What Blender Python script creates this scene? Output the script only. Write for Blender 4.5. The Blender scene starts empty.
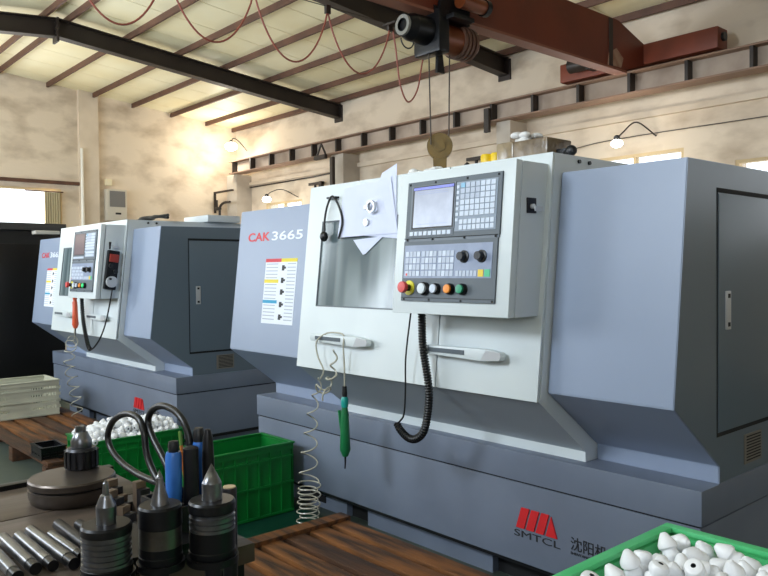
import bpy, bmesh, math, random
from mathutils import Vector, Matrix, Euler
random.seed(7)
S = bpy.context.scene
COL = S.collection
R = math.radians
PI = math.pi
OFF = {}          # accumulated offset of each mesh from its thing's origin

# ------------------------------------------------------------------ materials
def lin(c):
    def g(v):
        v /= 255.0
        return v/12.92 if v <= 0.04045 else ((v+0.055)/1.055)**2.4
    return (g(c[0]), g(c[1]), g(c[2]), 1.0)
MATS = {}
def mat(name, rgb, rough=0.5, metal=0.0, var=None, scale=4.0, amt=0.5, bump=0.0, bscale=40.0, stretch=None,
        detail=5.0, emit=None, estr=0.0, coat=0.0, lo=0.35, hi=0.7, spec=None):
    if name in MATS: return MATS[name]
    m = bpy.data.materials.new(name); m.use_nodes = True
    nt = m.node_tree; b = nt.nodes['Principled BSDF']
    b.inputs['Base Color'].default_value = lin(rgb)
    b.inputs['Roughness'].default_value = rough
    b.inputs['Metallic'].default_value = metal
    if spec is not None: b.inputs['Specular IOR Level'].default_value = spec
    if coat: b.inputs['Coat Weight'].default_value = coat; b.inputs['Coat Roughness'].default_value = 0.15
    if emit:
        b.inputs['Emission Color'].default_value = lin(emit); b.inputs['Emission Strength'].default_value = estr
    if var or bump:
        tc = nt.nodes.new('ShaderNodeTexCoord'); mp = nt.nodes.new('ShaderNodeMapping')
        nt.links.new(tc.outputs['Object'], mp.inputs['Vector'])
        if stretch: mp.inputs['Scale'].default_value = stretch
    if var:
        n = nt.nodes.new('ShaderNodeTexNoise'); n.inputs['Scale'].default_value = scale; n.inputs['Detail'].default_value = detail
        nt.links.new(mp.outputs[0], n.inputs['Vector'])
        r = nt.nodes.new('ShaderNodeMapRange')
        r.inputs['From Min'].default_value = lo; r.inputs['From Max'].default_value = hi
        r.inputs['To Max'].default_value = amt
        nt.links.new(n.outputs['Fac'], r.inputs['Value'])
        mx = nt.nodes.new('ShaderNodeMix'); mx.data_type = 'RGBA'
        mx.inputs[6].default_value = lin(rgb); mx.inputs[7].default_value = lin(var)
        nt.links.new(r.outputs[0], mx.inputs[0]); nt.links.new(mx.outputs[2], b.inputs['Base Color'])
    if bump:
        n2 = nt.nodes.new('ShaderNodeTexNoise'); n2.inputs['Scale'].default_value = bscale; n2.inputs['Detail'].default_value = 6
        nt.links.new(mp.outputs[0], n2.inputs['Vector'])
        bp = nt.nodes.new('ShaderNodeBump'); bp.inputs['Strength'].default_value = bump; bp.inputs['Distance'].default_value = 0.01
        nt.links.new(n2.outputs['Fac'], bp.inputs['Height']); nt.links.new(bp.outputs[0], b.inputs['Normal'])
    MATS[name] = m
    return m

def glass_mat(name, tint, alpha=0.35, rough=0.05):
    m = bpy.data.materials.new(name); m.use_nodes = True
    nt = m.node_tree
    for n in list(nt.nodes): nt.nodes.remove(n)
    o = nt.nodes.new('ShaderNodeOutputMaterial'); t = nt.nodes.new('ShaderNodeBsdfTransparent')
    g = nt.nodes.new('ShaderNodeBsdfPrincipled'); mx = nt.nodes.new('ShaderNodeMixShader')
    t.inputs[0].default_value = (1, 1, 1, 1)
    g.inputs['Base Color'].default_value = lin(tint); g.inputs['Roughness'].default_value = rough
    mx.inputs[0].default_value = alpha
    nt.links.new(t.outputs[0], mx.inputs[1]); nt.links.new(g.outputs[0], mx.inputs[2]); nt.links.new(mx.outputs[0], o.inputs[0])
    MATS[name] = m
    return m

WHITE = mat('white enamel', (208, 216, 217), 0.38, var=(190, 200, 204), scale=2.5, amt=0.4)
GREYW = mat('pale grey enamel', (204, 212, 216), 0.4, var=(188, 198, 204), scale=3, amt=0.4)
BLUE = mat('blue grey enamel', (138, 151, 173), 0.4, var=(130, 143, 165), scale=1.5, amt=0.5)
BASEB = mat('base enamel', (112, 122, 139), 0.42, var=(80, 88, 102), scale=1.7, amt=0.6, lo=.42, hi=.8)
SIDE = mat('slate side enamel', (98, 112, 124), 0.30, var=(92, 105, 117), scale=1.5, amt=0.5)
UNDER_SHADE = mat('undercut enamel', (158, 168, 176), 0.4)  # white enclosure enamel with the undercut's shade put into the colour
DGREY = mat('dark panel grey', (84, 93, 100), 0.5)
DGREY2 = mat('mid panel grey', (104, 113, 122), 0.5)
GAP = mat('dark gap', (14, 16, 18), 0.8)
BLACKP = mat('black plastic', (22, 24, 27), 0.45)
BLACKR = mat('black rubber', (18, 19, 21), 0.4)
KEY = mat('key white', (196, 206, 220), 0.45)
KEYB = mat('key blue', (128, 176, 205), 0.45)
KEYG = mat('key grey', (176, 186, 202), 0.45)
MEMB = mat('membrane blue grey', (122, 134, 158), 0.4, var=(150, 162, 186), scale=14, amt=0.5)
KEYBK = mat('keypad backing', (134, 146, 160), 0.5)
YEL = mat('yellow key', (226, 196, 60), 0.5)
GRNK = mat('green key', (70, 180, 130), 0.5)
RED = mat('red plastic', (205, 66, 60), 0.4)
YRING = mat('yellow ring', (214, 206, 50), 0.5)
ORG = mat('orange plastic', (235, 140, 30), 0.4)
GRNB = mat('green button', (20, 140, 100), 0.35)
SILV = mat('satin silver', (196, 199, 202), 0.35, 0.35)
STEEL = mat('machined steel', (132, 134, 138), 0.3, 0.9, var=(70, 70, 74), scale=30, amt=0.5)
DSTEEL = mat('dark steel', (46, 46, 50), 0.38, 0.6)
BLKST = mat('black oxide steel', (24, 25, 28), 0.35, 0.4)
LOGOR = mat('logo red', (200, 30, 36), 0.5)
INK = mat('black ink', (26, 28, 32), 0.6)
LETW = mat('white lettering', (222, 228, 236), 0.5)
PAPER = mat('paper', (210, 216, 236), 0.8, var=(196, 204, 226), scale=6, amt=0.5)
LAB = mat('label white', (222, 228, 238), 0.6)
LABB = mat('label blue', (40, 150, 190), 0.6)
LABY = mat('label yellow', (222, 204, 60), 0.6)
LABR = mat('label red', (200, 60, 70), 0.6)
LABT = mat('label text grey', (160, 168, 182), 0.6)
WIN = mat('door window glass', (84, 98, 102), 0.12, var=(138, 150, 152), scale=1.6, amt=0.8, stretch=(5, 1, .8), lo=.45, hi=.6, detail=1)
SCR = mat('screen glow', (60, 66, 80), 0.15, var=(120, 130, 150), scale=9, amt=.6, emit=(170, 180, 205), estr=0.38)
SCRB = mat('screen title bar', (80, 88, 170), 0.2, emit=(90, 96, 190), estr=0.4)
SCRT = mat('screen text', (110, 120, 150), 0.2, emit=(120, 130, 165), estr=0.3)
GREEN = mat('green crate plastic', (6, 118, 44), 0.42, var=(4, 98, 36), scale=6, amt=0.6)
GREEN2 = mat('worn green crate plastic', (66, 188, 112), 0.5, var=(104, 196, 140), scale=9, amt=0.6)
PLUG = mat('white nylon', (236, 238, 240), 0.45)
PLUGH = mat('bore shadow', (40, 42, 46), 0.8)
CREAM = mat('cream crate plastic', (196, 196, 176), 0.55, var=(168, 168, 150), scale=5, amt=0.6)
WOOD = mat('oily wood', (128, 80, 36), 0.6, var=(36, 26, 18), scale=5, amt=0.9, stretch=(.6, 5, 5), bump=.3, bscale=20, lo=.38, hi=.66)
WOODD = mat('dark oily wood', (86, 54, 30), 0.6, var=(40, 28, 20), scale=5, amt=0.9, stretch=(.6, 5, 5), bump=.3, bscale=20)
WALL = mat('painted wall', (226, 210, 188), 0.9, var=(160, 138, 114), scale=2.4, amt=0.85, stretch=(.8, .8, 1.5), bump=.35, bscale=10, lo=.46, hi=.8, detail=10)
WALLP = mat('pilaster paint', (226, 210, 188), 0.9, var=(186, 166, 142), scale=2, amt=0.6, detail=8)
COLM = mat('column concrete', (200, 190, 176), 0.85, var=(160, 148, 134), scale=3, amt=0.6)
FLOOR = mat('green grey floor', (78, 88, 80), 0.5, var=(52, 62, 56), scale=1.5, amt=0.8, bump=.1, bscale=8)
MATG = mat('dark green floor coating', (14, 60, 46), 0.4)
CEIL = mat('cream roof sheet', (250, 242, 206), 0.5, var=(236, 220, 168), scale=.9, amt=0.7, lo=.4, hi=.7, detail=3)
RUST = mat('brown primer steel', (104, 70, 54), 0.6, var=(62, 44, 36), scale=4, amt=0.6)
RAFT = mat('dark green black steel', (44, 36, 32), 0.5, var=(60, 50, 42), scale=4, amt=0.5)
CRANE = mat('crane red oxide', (112, 46, 24), 0.45, var=(84, 34, 20), scale=2.5, amt=0.6)
CRANEO = mat('crane orange', (136, 62, 36), 0.5, var=(100, 48, 32), scale=4, amt=0.6)
RAILM = mat('rail grey brown', (192, 174, 156), 0.65, var=(140, 120, 104), scale=3, amt=0.7)
RAILF = mat('rail flange brown', (136, 110, 92), 0.65, var=(160, 124, 100), scale=4, amt=0.6)
HOISTB = mat('hoist copper brown', (124, 62, 30), 0.3, 0.2, var=(90, 46, 24), scale=5, amt=0.5)
HOOKM = mat('ochre paint', (128, 102, 44), 0.45, var=(92, 74, 36), scale=12, amt=0.6)
CABR = mat('red cable', (150, 82, 66), 0.5)
ROPE = mat('wire rope', (70, 62, 56), 0.5, 0.5)
BLKCAB = mat('black cabinet', (20, 21, 23), 0.5)
BENCH = mat('bench top', (98, 86, 76), 0.42, var=(50, 44, 38), scale=9, amt=0.9, stretch=(1.6, .5, 1), bump=.2, bscale=12)
CLEAR = mat('clear hose', (168, 166, 150), 0.2, var=(200, 198, 186), scale=20, amt=.5)
GUNG = mat('green gun', (14, 110, 62), 0.4)
GUNC = mat('cyan green collar', (20, 150, 140), 0.4)
BLUEP = mat('blue handle plastic', (52, 110, 190), 0.35)
FRAME = mat('window frame wood', (206, 182, 140), 0.7)
CURT = mat('curtain', (206, 194, 160), 0.9, var=(186, 170, 134), scale=8, amt=.6, stretch=(1, 6, .2))
CARD = mat('wrapped cardboard', (126, 108, 82), 0.3, var=(70, 56, 38), scale=16, amt=.8, bump=.6, bscale=22)
RAG = mat('white rag', (222, 222, 220), 0.9)
LAMPG = mat('lamp white', (255, 255, 255), 0.4, emit=(255, 250, 238), estr=14)
LAMPG2 = mat('panel lit green', (30, 190, 110), 0.4, emit=(30, 200, 110), estr=.6)
GLASS = glass_mat('clear window pane', (230, 236, 240), 0.12)

# ------------------------------------------------------------------ geometry collector
class MB:
    def __init__(self, *mats):
        self.bm = bmesh.new(); self.mats = list(mats); self.mi = 0
    def m(self, material):
        if material not in self.mats: self.mats.append(material)
        self.mi = self.mats.index(material); return self
    def _tag(self, faces, smooth=False):
        for f in faces: f.material_index = self.mi; f.smooth = smooth
    def face(self, pts):
        vs = [self.bm.verts.new(p) for p in pts]
        f = self.bm.faces.new(vs); self._tag([f]); return f
    def box(self, x0, x1, y0, y1, z0, z1, bev=0.0, M=None):
        b2 = bmesh.new()
        vs = [b2.verts.new((x, y, z)) for x in (x0, x1) for y in (y0, y1) for z in (z0, z1)]
        for q in ((0, 1, 3, 2), (4, 6, 7, 5), (0, 4, 5, 1), (2, 3, 7, 6), (0, 2, 6, 4), (1, 5, 7, 3)):
            b2.faces.new([vs[i] for i in q])
        if bev > 0: bmesh.ops.bevel(b2, geom=b2.edges[:], offset=bev, segments=2, profile=0.6, affect='EDGES')
        return self.merge(b2, M)
    def merge(self, b2, M=None, smooth=False):
        if M is not None: bmesh.ops.transform(b2, matrix=M, verts=b2.verts)
        bmesh.ops.recalc_face_normals(b2, faces=b2.faces)
        mp = {}
        for v in b2.verts: mp[v] = self.bm.verts.new(v.co)
        for f in b2.faces:
            try: nf = self.bm.faces.new([mp[v] for v in f.verts])
            except ValueError: continue
            nf.material_index = self.mi; nf.smooth = smooth or f.smooth
        b2.free(); return self
    def prism(self, prof, a0, a1, axis='x', bev=0.0):
        """prof: 2-D points in the plane across the axis; x -> (y,z), y -> (x,z), z -> (x,y)"""
        def P(p, a):
            return {'x': (a, p[0], p[1]), 'y': (p[0], a, p[1]), 'z': (p[0], p[1], a)}[axis]
        b2 = bmesh.new()
        A = [b2.verts.new(P(p, a0)) for p in prof]; B = [b2.verts.new(P(p, a1)) for p in prof]
        b2.faces.new(A); b2.faces.new(B[::-1]); n = len(prof)
        for i in range(n): b2.faces.new((A[i], B[i], B[(i+1) % n], A[(i+1) % n]))
        if bev > 0:
            bmesh.ops.recalc_face_normals(b2, faces=b2.faces)
            bmesh.ops.bevel(b2, geom=b2.edges[:], offset=bev, segments=2, profile=0.6, affect='EDGES')
        return self.merge(b2)
    def lathe(self, prof, c=(0, 0, 0), seg=24, M=None, cap=True):
        """prof: (radius, height) pairs around z"""
        b2 = bmesh.new(); rings = []
        for r, h in prof:
            if r < 1e-5: rings.append([b2.verts.new((0, 0, h))])
            else: rings.append([b2.verts.new((r*math.cos(2*PI*i/seg), r*math.sin(2*PI*i/seg), h)) for i in range(seg)])
        for a, b in zip(rings, rings[1:]):
            for i in range(seg):
                j = (i+1) % seg
                if len(a) == 1 and len(b) == 1: continue
                if len(a) == 1: f = b2.faces.new((a[0], b[i], b[j]))
                elif len(b) == 1: f = b2.faces.new((a[i], a[j], b[0]))
                else: f = b2.faces.new((a[i], a[j], b[j], b[i]))
                f.smooth = True
        if cap:
            for rg in (rings[0], rings[-1]):
                if len(rg) > 1: b2.faces.new(rg)
        T = Matrix.Translation(c)
        return self.merge(b2, T @ M if M is not None else T)
    def cyl(self, p, q, r, seg=16, r2=None):
        p = Vector(p); q = Vector(q); d = q-p
        M = Matrix.Translation(p) @ d.to_track_quat('Z', 'Y').to_matrix().to_4x4()
        return self.lathe([(r, 0), (r if r2 is None else r2, d.length)], seg=seg, M=M)
    def tube(self, pts, r, seg=8, closed=False):
        pts = [Vector(p) for p in pts]; n = len(pts)
        b2 = bmesh.new(); rings = []; up = None
        for i, p in enumerate(pts):
            if closed: t = pts[(i+1) % n]-pts[i-1]
            else: t = pts[min(i+1, n-1)]-pts[max(i-1, 0)]
            t.normalize()
            if up is None:
                up = t.orthogonal().normalized()
            else:
                up = up-t*up.dot(t)
                if up.length < 1e-6: up = t.orthogonal()
                up.normalize()
            w = t.cross(up)
            rr = r[i] if isinstance(r, (list, tuple)) else r
            rings.append([b2.verts.new(p+rr*(math.cos(2*PI*k/seg)*up+math.sin(2*PI*k/seg)*w)) for k in range(seg)])
        pr = list(zip(rings, rings[1:]))+([(rings[-1], rings[0])] if closed else [])
        for a, b in pr:
            for k in range(seg):
                f = b2.faces.new((a[k], a[(k+1) % seg], b[(k+1) % seg], b[k])); f.smooth = True
        if not closed: b2.faces.new(rings[0]); b2.faces.new(rings[-1])
        return self.merge(b2)
    def sphere(self, c, r, s=(1, 1, 1), seg=16):
        b2 = bmesh.new(); bmesh.ops.create_uvsphere(b2, u_segments=seg, v_segments=seg//2+2, radius=r)
        for f in b2.faces: f.smooth = True
        return self.merge(b2, Matrix.Translation(c) @ Matrix.Diagonal((s[0], s[1], s[2], 1)))

def obj(name, mb, parent=None, label=None, T=None, sharp=38):
    bm = mb.bm
    if T is not None: bmesh.ops.transform(bm, matrix=T, verts=bm.verts)
    lo = Vector((1e9,)*3); hi = Vector((-1e9,)*3)
    for v in bm.verts:
        for i in range(3): lo[i] = min(lo[i], v.co[i]); hi[i] = max(hi[i], v.co[i])
    c = (lo+hi)/2
    if parent is None: c.z = lo.z
    bmesh.ops.translate(bm, verts=bm.verts, vec=-c)
    me = bpy.data.meshes.new(name); bm.to_mesh(me); bm.free()
    for m_ in mb.mats: me.materials.append(m_)
    me.set_sharp_from_angle(angle=R(sharp))
    o = bpy.data.objects.new(name, me); COL.objects.link(o)
    off = OFF.get(parent.name, Vector((0, 0, 0))) if parent is not None else Vector((0, 0, 0))
    o.location = c-off; OFF[o.name] = c.copy()
    if parent is not None: o.parent = parent
    if label: o['label'] = label
    return o
def tag(o, label, cat, group=None, kind=None):
    o['label'] = label; o['category'] = cat
    if group: o['group'] = group
    if kind: o['kind'] = kind
    return o
def thing(name, loc, label, cat, group=None, rotz=0.0):
    o = bpy.data.objects.new(name, None); COL.objects.link(o); o.empty_display_size = .1
    o.location = loc; o.rotation_euler = (0, 0, rotz)
    return tag(o, label, cat, group)
def struct(name, mb, parent=None):
    o = obj(name, mb, parent); o['kind'] = 'structure'; return o
def dup(o, parent=None):
    c = o.copy(); COL.objects.link(c)
    if parent is not None: c.parent = parent
    for ch in list(o.children): dup(ch, c)
    OFF[c.name] = OFF.get(o.name, Vector((0, 0, 0))).copy()
    return c
def spline(pts, n=10):
    pts = [Vector(p) for p in pts]; out = []
    P = [2*pts[0]-pts[1]]+pts+[2*pts[-1]-pts[-2]]
    for i in range(1, len(P)-2):
        a, b, c, d = P[i-1:i+3]
        for k in range(n):
            t = k/n
            out.append(.5*((2*b)+(c-a)*t+(2*a-5*b+4*c-d)*t*t+(3*b-a-3*c+d)*t**3))
    out.append(pts[-1]); return out
def coil(path, rad, turns, per=14):
    """points of a helix wound about a path; rad(t) radius"""
    pts = [Vector(p) for p in path]
    L = [0.0]
    for a, b in zip(pts, pts[1:]): L.append(L[-1]+(b-a).length)
    N = int(turns*per); out = []; up = None; k = 0
    for i in range(N+1):
        s = L[-1]*i/N
        while k < len(L)-2 and L[k+1] < s: k += 1
        t = (s-L[k])/max(1e-9, L[k+1]-L[k]); p = pts[k].lerp(pts[k+1], t)
        a = pts[max(k-1, 0)]; b = pts[min(k+2, len(pts)-1)]; d = (b-a).normalized()
        if up is None: up = d.orthogonal().normalized()
        else: up = (up-d*up.dot(d)).normalized()
        w = d.cross(up); ang = 2*PI*turns*i/N; r = rad(i/N)
        out.append(p+r*(math.cos(ang)*up+math.sin(ang)*w))
    return out
def text_mb(txt, size, material, extrude=0.0008, bold=0.0, space=1.0):
    cu = bpy.data.curves.new('lettering', 'FONT'); cu.body = txt; cu.size = size; cu.extrude = extrude
    cu.offset = bold; cu.space_character = space; cu.resolution_u = 4
    to = bpy.data.objects.new('lettering_source', cu); COL.objects.link(to)
    dg = bpy.context.evaluated_depsgraph_get()
    me = bpy.data.meshes.new_from_object(to.evaluated_get(dg))
    mb = MB(material); mb.bm.from_mesh(me)
    for f in mb.bm.faces: f.material_index = 0
    bpy.data.objects.remove(to); bpy.data.curves.remove(cu); bpy.data.meshes.remove(me)
    return mb
def fit_text(mb, x0, x1, h, T):
    """scale flat lettering to span x0..x1 with height h, then map (x,height) by T"""
    xs = [v.co.x for v in mb.bm.verts]; ys = [v.co.y for v in mb.bm.verts]
    if not xs: return mb
    a, b, c, d = min(xs), max(xs), min(ys), max(ys)
    M = Matrix.Translation((x0, 0, 0)) @ Matrix.Diagonal(((x1-x0)/(b-a), h/(d-c), 1, 1)) @ Matrix.Translation((-a, -c, 0))
    bmesh.ops.transform(mb.bm, matrix=T @ M, verts=mb.bm.verts); return mb

# ------------------------------------------------------------------ building
XE, YB, YF, XR = -10.68, 4.5, -3.9, 4.6
RIDGE, ZR, SL = 0.42, 4.335, 0.1
def zr(y): return ZR-SL*abs(y-RIDGE)
struct('floor', MB(FLOOR).box(XE, XR, YF, YB, -.1, 0))
# back wall (long, behind the machines) with three windows, plus one added unseen for its reflection
def wall_cut(u0, u1, holes, mk, top):
    """list of panels for a wall u0..u1 with rectangular holes (a,b,zlo,zhi)"""
    cur = u0
    for a, b, zl, zh in sorted(holes):
        mk(cur, a, 0, top); mk(a, b, 0, zl); mk(a, b, zh, top); cur = b
    mk(cur, u1, 0, top)
BW = [(-9.72, -8.66, 1.5, 2.53), (-3.9, -2.32, 1.5, 2.53), (-1.83, -.3, 1.5, 2.35), (.5, 3.7, 1.9, 3.0)]
w = MB(WALL)
wall_cut(XE-.25, XR, BW, lambda a, b, z0, z1: w.box(a, b, YB, YB+.25, z0, z1), zr(YB)+.02)
struct('wall_back', w)
def gable(mb, x0, x1, holes, back=YB):
    cuts = sorted(set([YF, RIDGE, back]+[h[0] for h in holes]+[h[1] for h in holes]))
    for a, b in zip(cuts, cuts[1:]):
        hs = [h for h in holes if h[0] <= a+1e-6 and h[1] >= b-1e-6]
        z0 = 0
        if hs:
            mb.box(x0, x1, a, b, 0, hs[0][2]); z0 = hs[0][3]
        mb.prism([(a, z0), (b, z0), (b, zr(b)+.02), (a, zr(a)+.02)], x0, x1)
EW = [(-1.6, 1.44, 1.2, 2.66)]
w = MB(WALL); gable(w, XE-.25, XE, EW); struct('wall_left', w)
w = MB(WALL); gable(w, XR, XR+.25, []); struct('wall_right', w)
FWH = [(-8.9, -7.1, 1.4, 3.3), (-5.6, -3.8, 1.4, 3.3), (-1.85, -.85, 2.45, 3.4), (1.6, 3.4, 1.4, 3.3)]  # unseen windows; the two at the left are added to light the ceiling
w = MB(WALL)
wall_cut(XE-.25, XR, FWH, lambda a, b, z0, z1: w.box(a, b, YF-.25, YF, z0, z1), zr(YF)+.02)
struct('wall_front', w)
# roof
def roof(name, y0, y1):
    r = MB(CEIL)
    n = 26
    for i in range(n):
        a = XE-.25+(XR+.5-XE)*i/n; b = XE-.25+(XR+.5-XE)*(i+1)/n
        r.m(CEIL).prism([(y0, zr(y0)), (y1, zr(y1)), (y1, zr(y1)+.08), (y0, zr(y0)+.08)], a+.006, b-.006)
        r.m(RUST).prism([(y0, zr(y0)+.012), (y1, zr(y1)+.012), (y1, zr(y1)+.07), (y0, zr(y0)+.07)], b-.006, b+.006)
    struct(name, r)
roof('ceiling', RIDGE, YB+.25); roof('ceiling_1', YF-.25, RIDGE)
# ledge along the back wall, lintel above the end window
struct('trim_1', MB(WALLP).box(XE+.4, XR, YB-.05, YB, 2.87, 2.93))
struct('trim_2', MB(RUST).box(XE, XE+.06, -3.0, 1.9, 2.73, 2.78))
# windows
def window(n, axis, a, b, zl, zh, c, mull):
    t = thing('window_%d' % n, ((a+b)/2 if axis == 'x' else c, c if axis == 'x' else (a+b)/2, zl), '', '')
    del t['label']; del t['category']; t['kind'] = 'structure'
    o = t.location.copy()
    def bx(mb, u0, u1, w0, w1, z0, z1):
        if axis == 'x': mb.box(u0-o.x, u1-o.x, w0-o.y, w1-o.y, z0-o.z, z1-o.z)
        else: mb.box(w0-o.x, w1-o.x, u0-o.y, u1-o.y, z0-o.z, z1-o.z)
    f = MB(FRAME)
    bx(f, a, b, c-.04, c+.04, zl, zl+.03); bx(f, a, b, c-.04, c+.04, zh-.03, zh)
    bx(f, a, a+.03, c-.04, c+.04, zl+.03, zh-.03); bx(f, b-.03, b, c-.04, c+.04, zl+.03, zh-.03)
    for k in range(1, mull+1):
        u = a+(b-a)*k/(mull+1); bx(f, u-.015, u+.015, c-.03, c+.03, zl+.03, zh-.03)
    obj('window_frame', f, t)
    g = MB(GLASS); bx(g, a+.02, b-.02, c-.004, c+.004, zl+.02, zh-.02); obj('window_pane', g, t)
for i, (a, b, zl, zh) in enumerate(BW): window(i+1, 'x', a, b, zl, zh, YB+.045, 1 if i != 1 else 2)
window(5, 'y', -1.6, 1.44, 1.2, 2.66, XE-.045, 2)
for i, (a, b, zl, zh) in enumerate(FWH): window(i+6, 'x', a, b, zl, zh, YF-.12, 1)
# curtain at the end window
cm = MB(CURT); pts = []
N = 40
for i in range(N+1):
    y = 1.17+.24*i/N; x = XE+.05+.018*math.sin(i*1.1)
    pts.append((x, y))
for (xa, ya), (xb, yb_) in zip(pts, pts[1:]):
    for dx in (0, .006):
        f = cm.face([(xa+dx, ya, 1.25), (xb+dx, yb_, 1.25), (xb+dx, yb_, 2.60), (xa+dx, ya, 2.60)])
cm.m(RUST).cyl((XE+.05, .9, 2.61), (XE+.05, 1.45, 2.61), .01, 8)
tag(obj('curtain', cm), 'narrow beige curtain hanging at the right edge of the bright end wall window', 'curtain')
# pilaster on the end wall and columns on the back wall
struct('trim_3', MB(WALLP).prism([(1.70, 0), (2.0, 0), (2.0, zr(2.0)), (1.70, zr(1.70))], XE, XE+.07))
for i, (a, b) in enumerate([(-10.5, -10.18), (-7.5, -7.22), (-4.40, -4.2), (-1.3, -1.0), (1.8, 2.2)]):
    struct('trim_%d' % (i+4), MB(COLM).box(a, b, 4.2, YB, 0, 3.05))
# rafters
RX = [(-7.685, 'dark steel rafter crossing the left half of the roof, bolted at the ridge'),
      (-4.512, 'dark steel rafter partly behind the red crane girder and hoist'),
      (-1.34, 'dark steel rafter above the near machine'), (1.83, 'dark steel rafter over the viewer side of the hall')]
for x, lab in RX:
    t = thing('rafter', (x, RIDGE, 3.7), lab, 'beam', 'steel rafters under the roof')
    for nm, ya, yb in (('back_beam', RIDGE, YB), ('front_beam', YF, RIDGE)):
        m_ = MB(RAFT)
        for (h0, h1, hw) in ((-.07, -.085, .06), (-.265, -.28, .06), (-.085, -.265, .006)):
            m_.prism([(ya-RIDGE, zr(ya)+h0-3.7), (yb-RIDGE, zr(yb)+h0-3.7), (yb-RIDGE, zr(yb)+h1-3.7), (ya-RIDGE, zr(ya)+h1-3.7)], -hw, hw)
        obj(nm, m_, t)
    m_ = MB(RAFT).box(-.08, .08, -.012, .012, zr(RIDGE)-.34-3.7, zr(RIDGE)-.07-3.7)
    for zz in (-.13, -.2, -.27): m_.cyl((.05, -.03, zr(RIDGE)+zz-3.7), (.05, .03, zr(RIDGE)+zz-3.7), .012, 8)
    obj('ridge_plate', m_, t)
    if x < 1: obj('end_plate', MB(RAFT).box(-.09, .09, YB-.02-RIDGE, YB-RIDGE, zr(YB)-.33-3.7, zr(YB)-.09-3.7), t)
# purlins
PY = [4.42, 3.9, 3.25, 2.58, 1.93, 1.26, .56, .30, -.42, -1.1, -1.8, -2.5, -3.2]
PL = ['brown purlin right at the eave of the long wall', 'second brown purlin up from the eave', 'third brown purlin up from the eave', 'fourth brown purlin up from the eave',
      'fifth brown purlin up from the eave', 'brown purlin next below the ridge pair', 'ridge purlin of the pair on the long wall side', 'ridge purlin of the pair on the viewer side',
      'first brown purlin past the ridge on the viewer side'] + ['brown roof purlin on the viewer side of the roof, outside the photo']*4
for y, lab in zip(PY, PL):
    z = zr(y)
    m_ = MB(RUST).box(XE+.01, XR, y-.015, y-.009, z-.07, z)
    m_.box(XE+.01, XR, y-.009, y+.015, z-.07, z-.064).box(XE+.01, XR, y-.009, y+.015, z-.012, z-.006)
    tag(obj('roof_purlin', m_), lab, 'beam', 'purlins under the roof sheets')

# crane runway rail along the back wall
t = thing('crane_runway_beam', (-3, 4.2, 3.05), 'long grey brown steel crane runway beam with stiffeners along the back wall', 'beam')
m_ = MB(RAILM).box(-7.25, 7.5, .0, .012, .016, .2)
obj('web', m_, t)
m_ = MB(RAILF).box(-7.25, 7.5, -.1, .1, .2, .216); m_.box(-7.25, 7.5, -.02, .02, .216, .24)
obj('top_flange', m_, t)
obj('bottom_flange', MB(RAILF).box(-7.25, 7.5, -.1, .1, 0, .016), t)
k = 0; x = -7.165
while x < 7.4:
    obj('stiffener', MB(RAFT).box(x, x+.03, -.095, -.001, .016, .2), t); x += .575
# red brown crane girder with end truck
GX0, GX1, GB = -2.86, -2.5, 3.16
t = thing('crane_girder', (-2.56, 0, GB), 'big red brown box girder of the overhead travelling crane', 'crane')
m_ = MB(CRANE).prism([(-3.4, .02), (3.72, .02), (4.2, .16), (4.2, .3), (3.66, .46), (-3.4, .46)], -.045, .045)
obj('box_girder', m_, t)
obj('bottom_flange', MB(mat('flange dusty', (134, 84, 64), .6)).box(-.06, .06, -3.4, 3.78, 0, .02), t)
obj('stiffener_plate', MB(RAFT).box(.045, .052, 3.5, 3.56, .03, .45), t, 'dark vertical stiffener strip near the girder end')
obj('weathered_patch', MB(mat('chalk patch', (170, 140, 118), .8, var=(130, 84, 62), scale=9, amt=.8)).prism([(3.48, .03), (3.7, .04), (3.74, .13), (3.62, .2), (3.5, .14)], .045, .049), t, 'scraped pale patch on the girder end')
et = obj('end_truck', MB(CRANEO).box(-.9, .75, 4.1, 4.3, .14, .33, .012), t, 'orange end truck running on the wall rail')
for xx in (-.66, .68):
    obj('wheel', MB(BLKST).cyl((xx, 4.17, .195), (xx, 4.23, .195), .055, 20), et)
obj('buffer', MB(BLACKR).cyl((.75, 4.2, .25), (.775, 4.2, .25), .04, 14), et)
mo = MB(RAFT).cyl((-.72, 4.02, .26), (-.42, 4.02, .26), .07, 18); mo.box(-.5, -.36, 3.96, 4.1, .18, .33)
obj('drive_motor', mo, et)
# hoist
HC = Vector((-2.58, 1.39, 2.95))
t = thing('electric_hoist', HC, 'dark and copper brown electric wire rope hoist hanging under the crane girder', 'hoist')
Yd = Vector((0, 1, 0))
hd = MB(HOISTB); hd.cyl((0, -.12, .08), (0, .24, .08), .105, 28); hd.m(RUST)
for yy in (.16, .2, .24, .28): hd.cyl((0, yy, .08), (0, yy+.022, .08), .12, 28)
hd.m(HOISTB).cyl((0, .3, .08), (0, .36, .08), .1, 28, .07)
obj('rope_drum', hd, t)
mt = MB(BLKST).cyl((0, -.28, .1), (0, -.12, .1), .095, 24, .1); mt.cyl((0, -.34, .1), (0, -.28, .1), .075, 24, .095)
mm = obj('motor', mt, t)
rg = MB(mat('dull ring', (130, 128, 120), .5)).lathe([(.045, 0), (.07, 0), (.07, .02), (.045, .02)], c=(0, -.36, .1), M=Matrix.Rotation(R(-90), 4, 'X'), cap=False)
obj('end_ring', rg, mm, 'pale metal ring on the motor end')
gb = MB(BLKST).box(-.13, .13, -.13, -.02, -.06, .24, .02); gb.cyl((.0, -.12, .2), (.0, .0, .2), .1, 18)
obj('gearbox', gb, t)
tr = MB(BLKST).box(-.14, .2, -.06, .16, .17, .2, .005)
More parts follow.
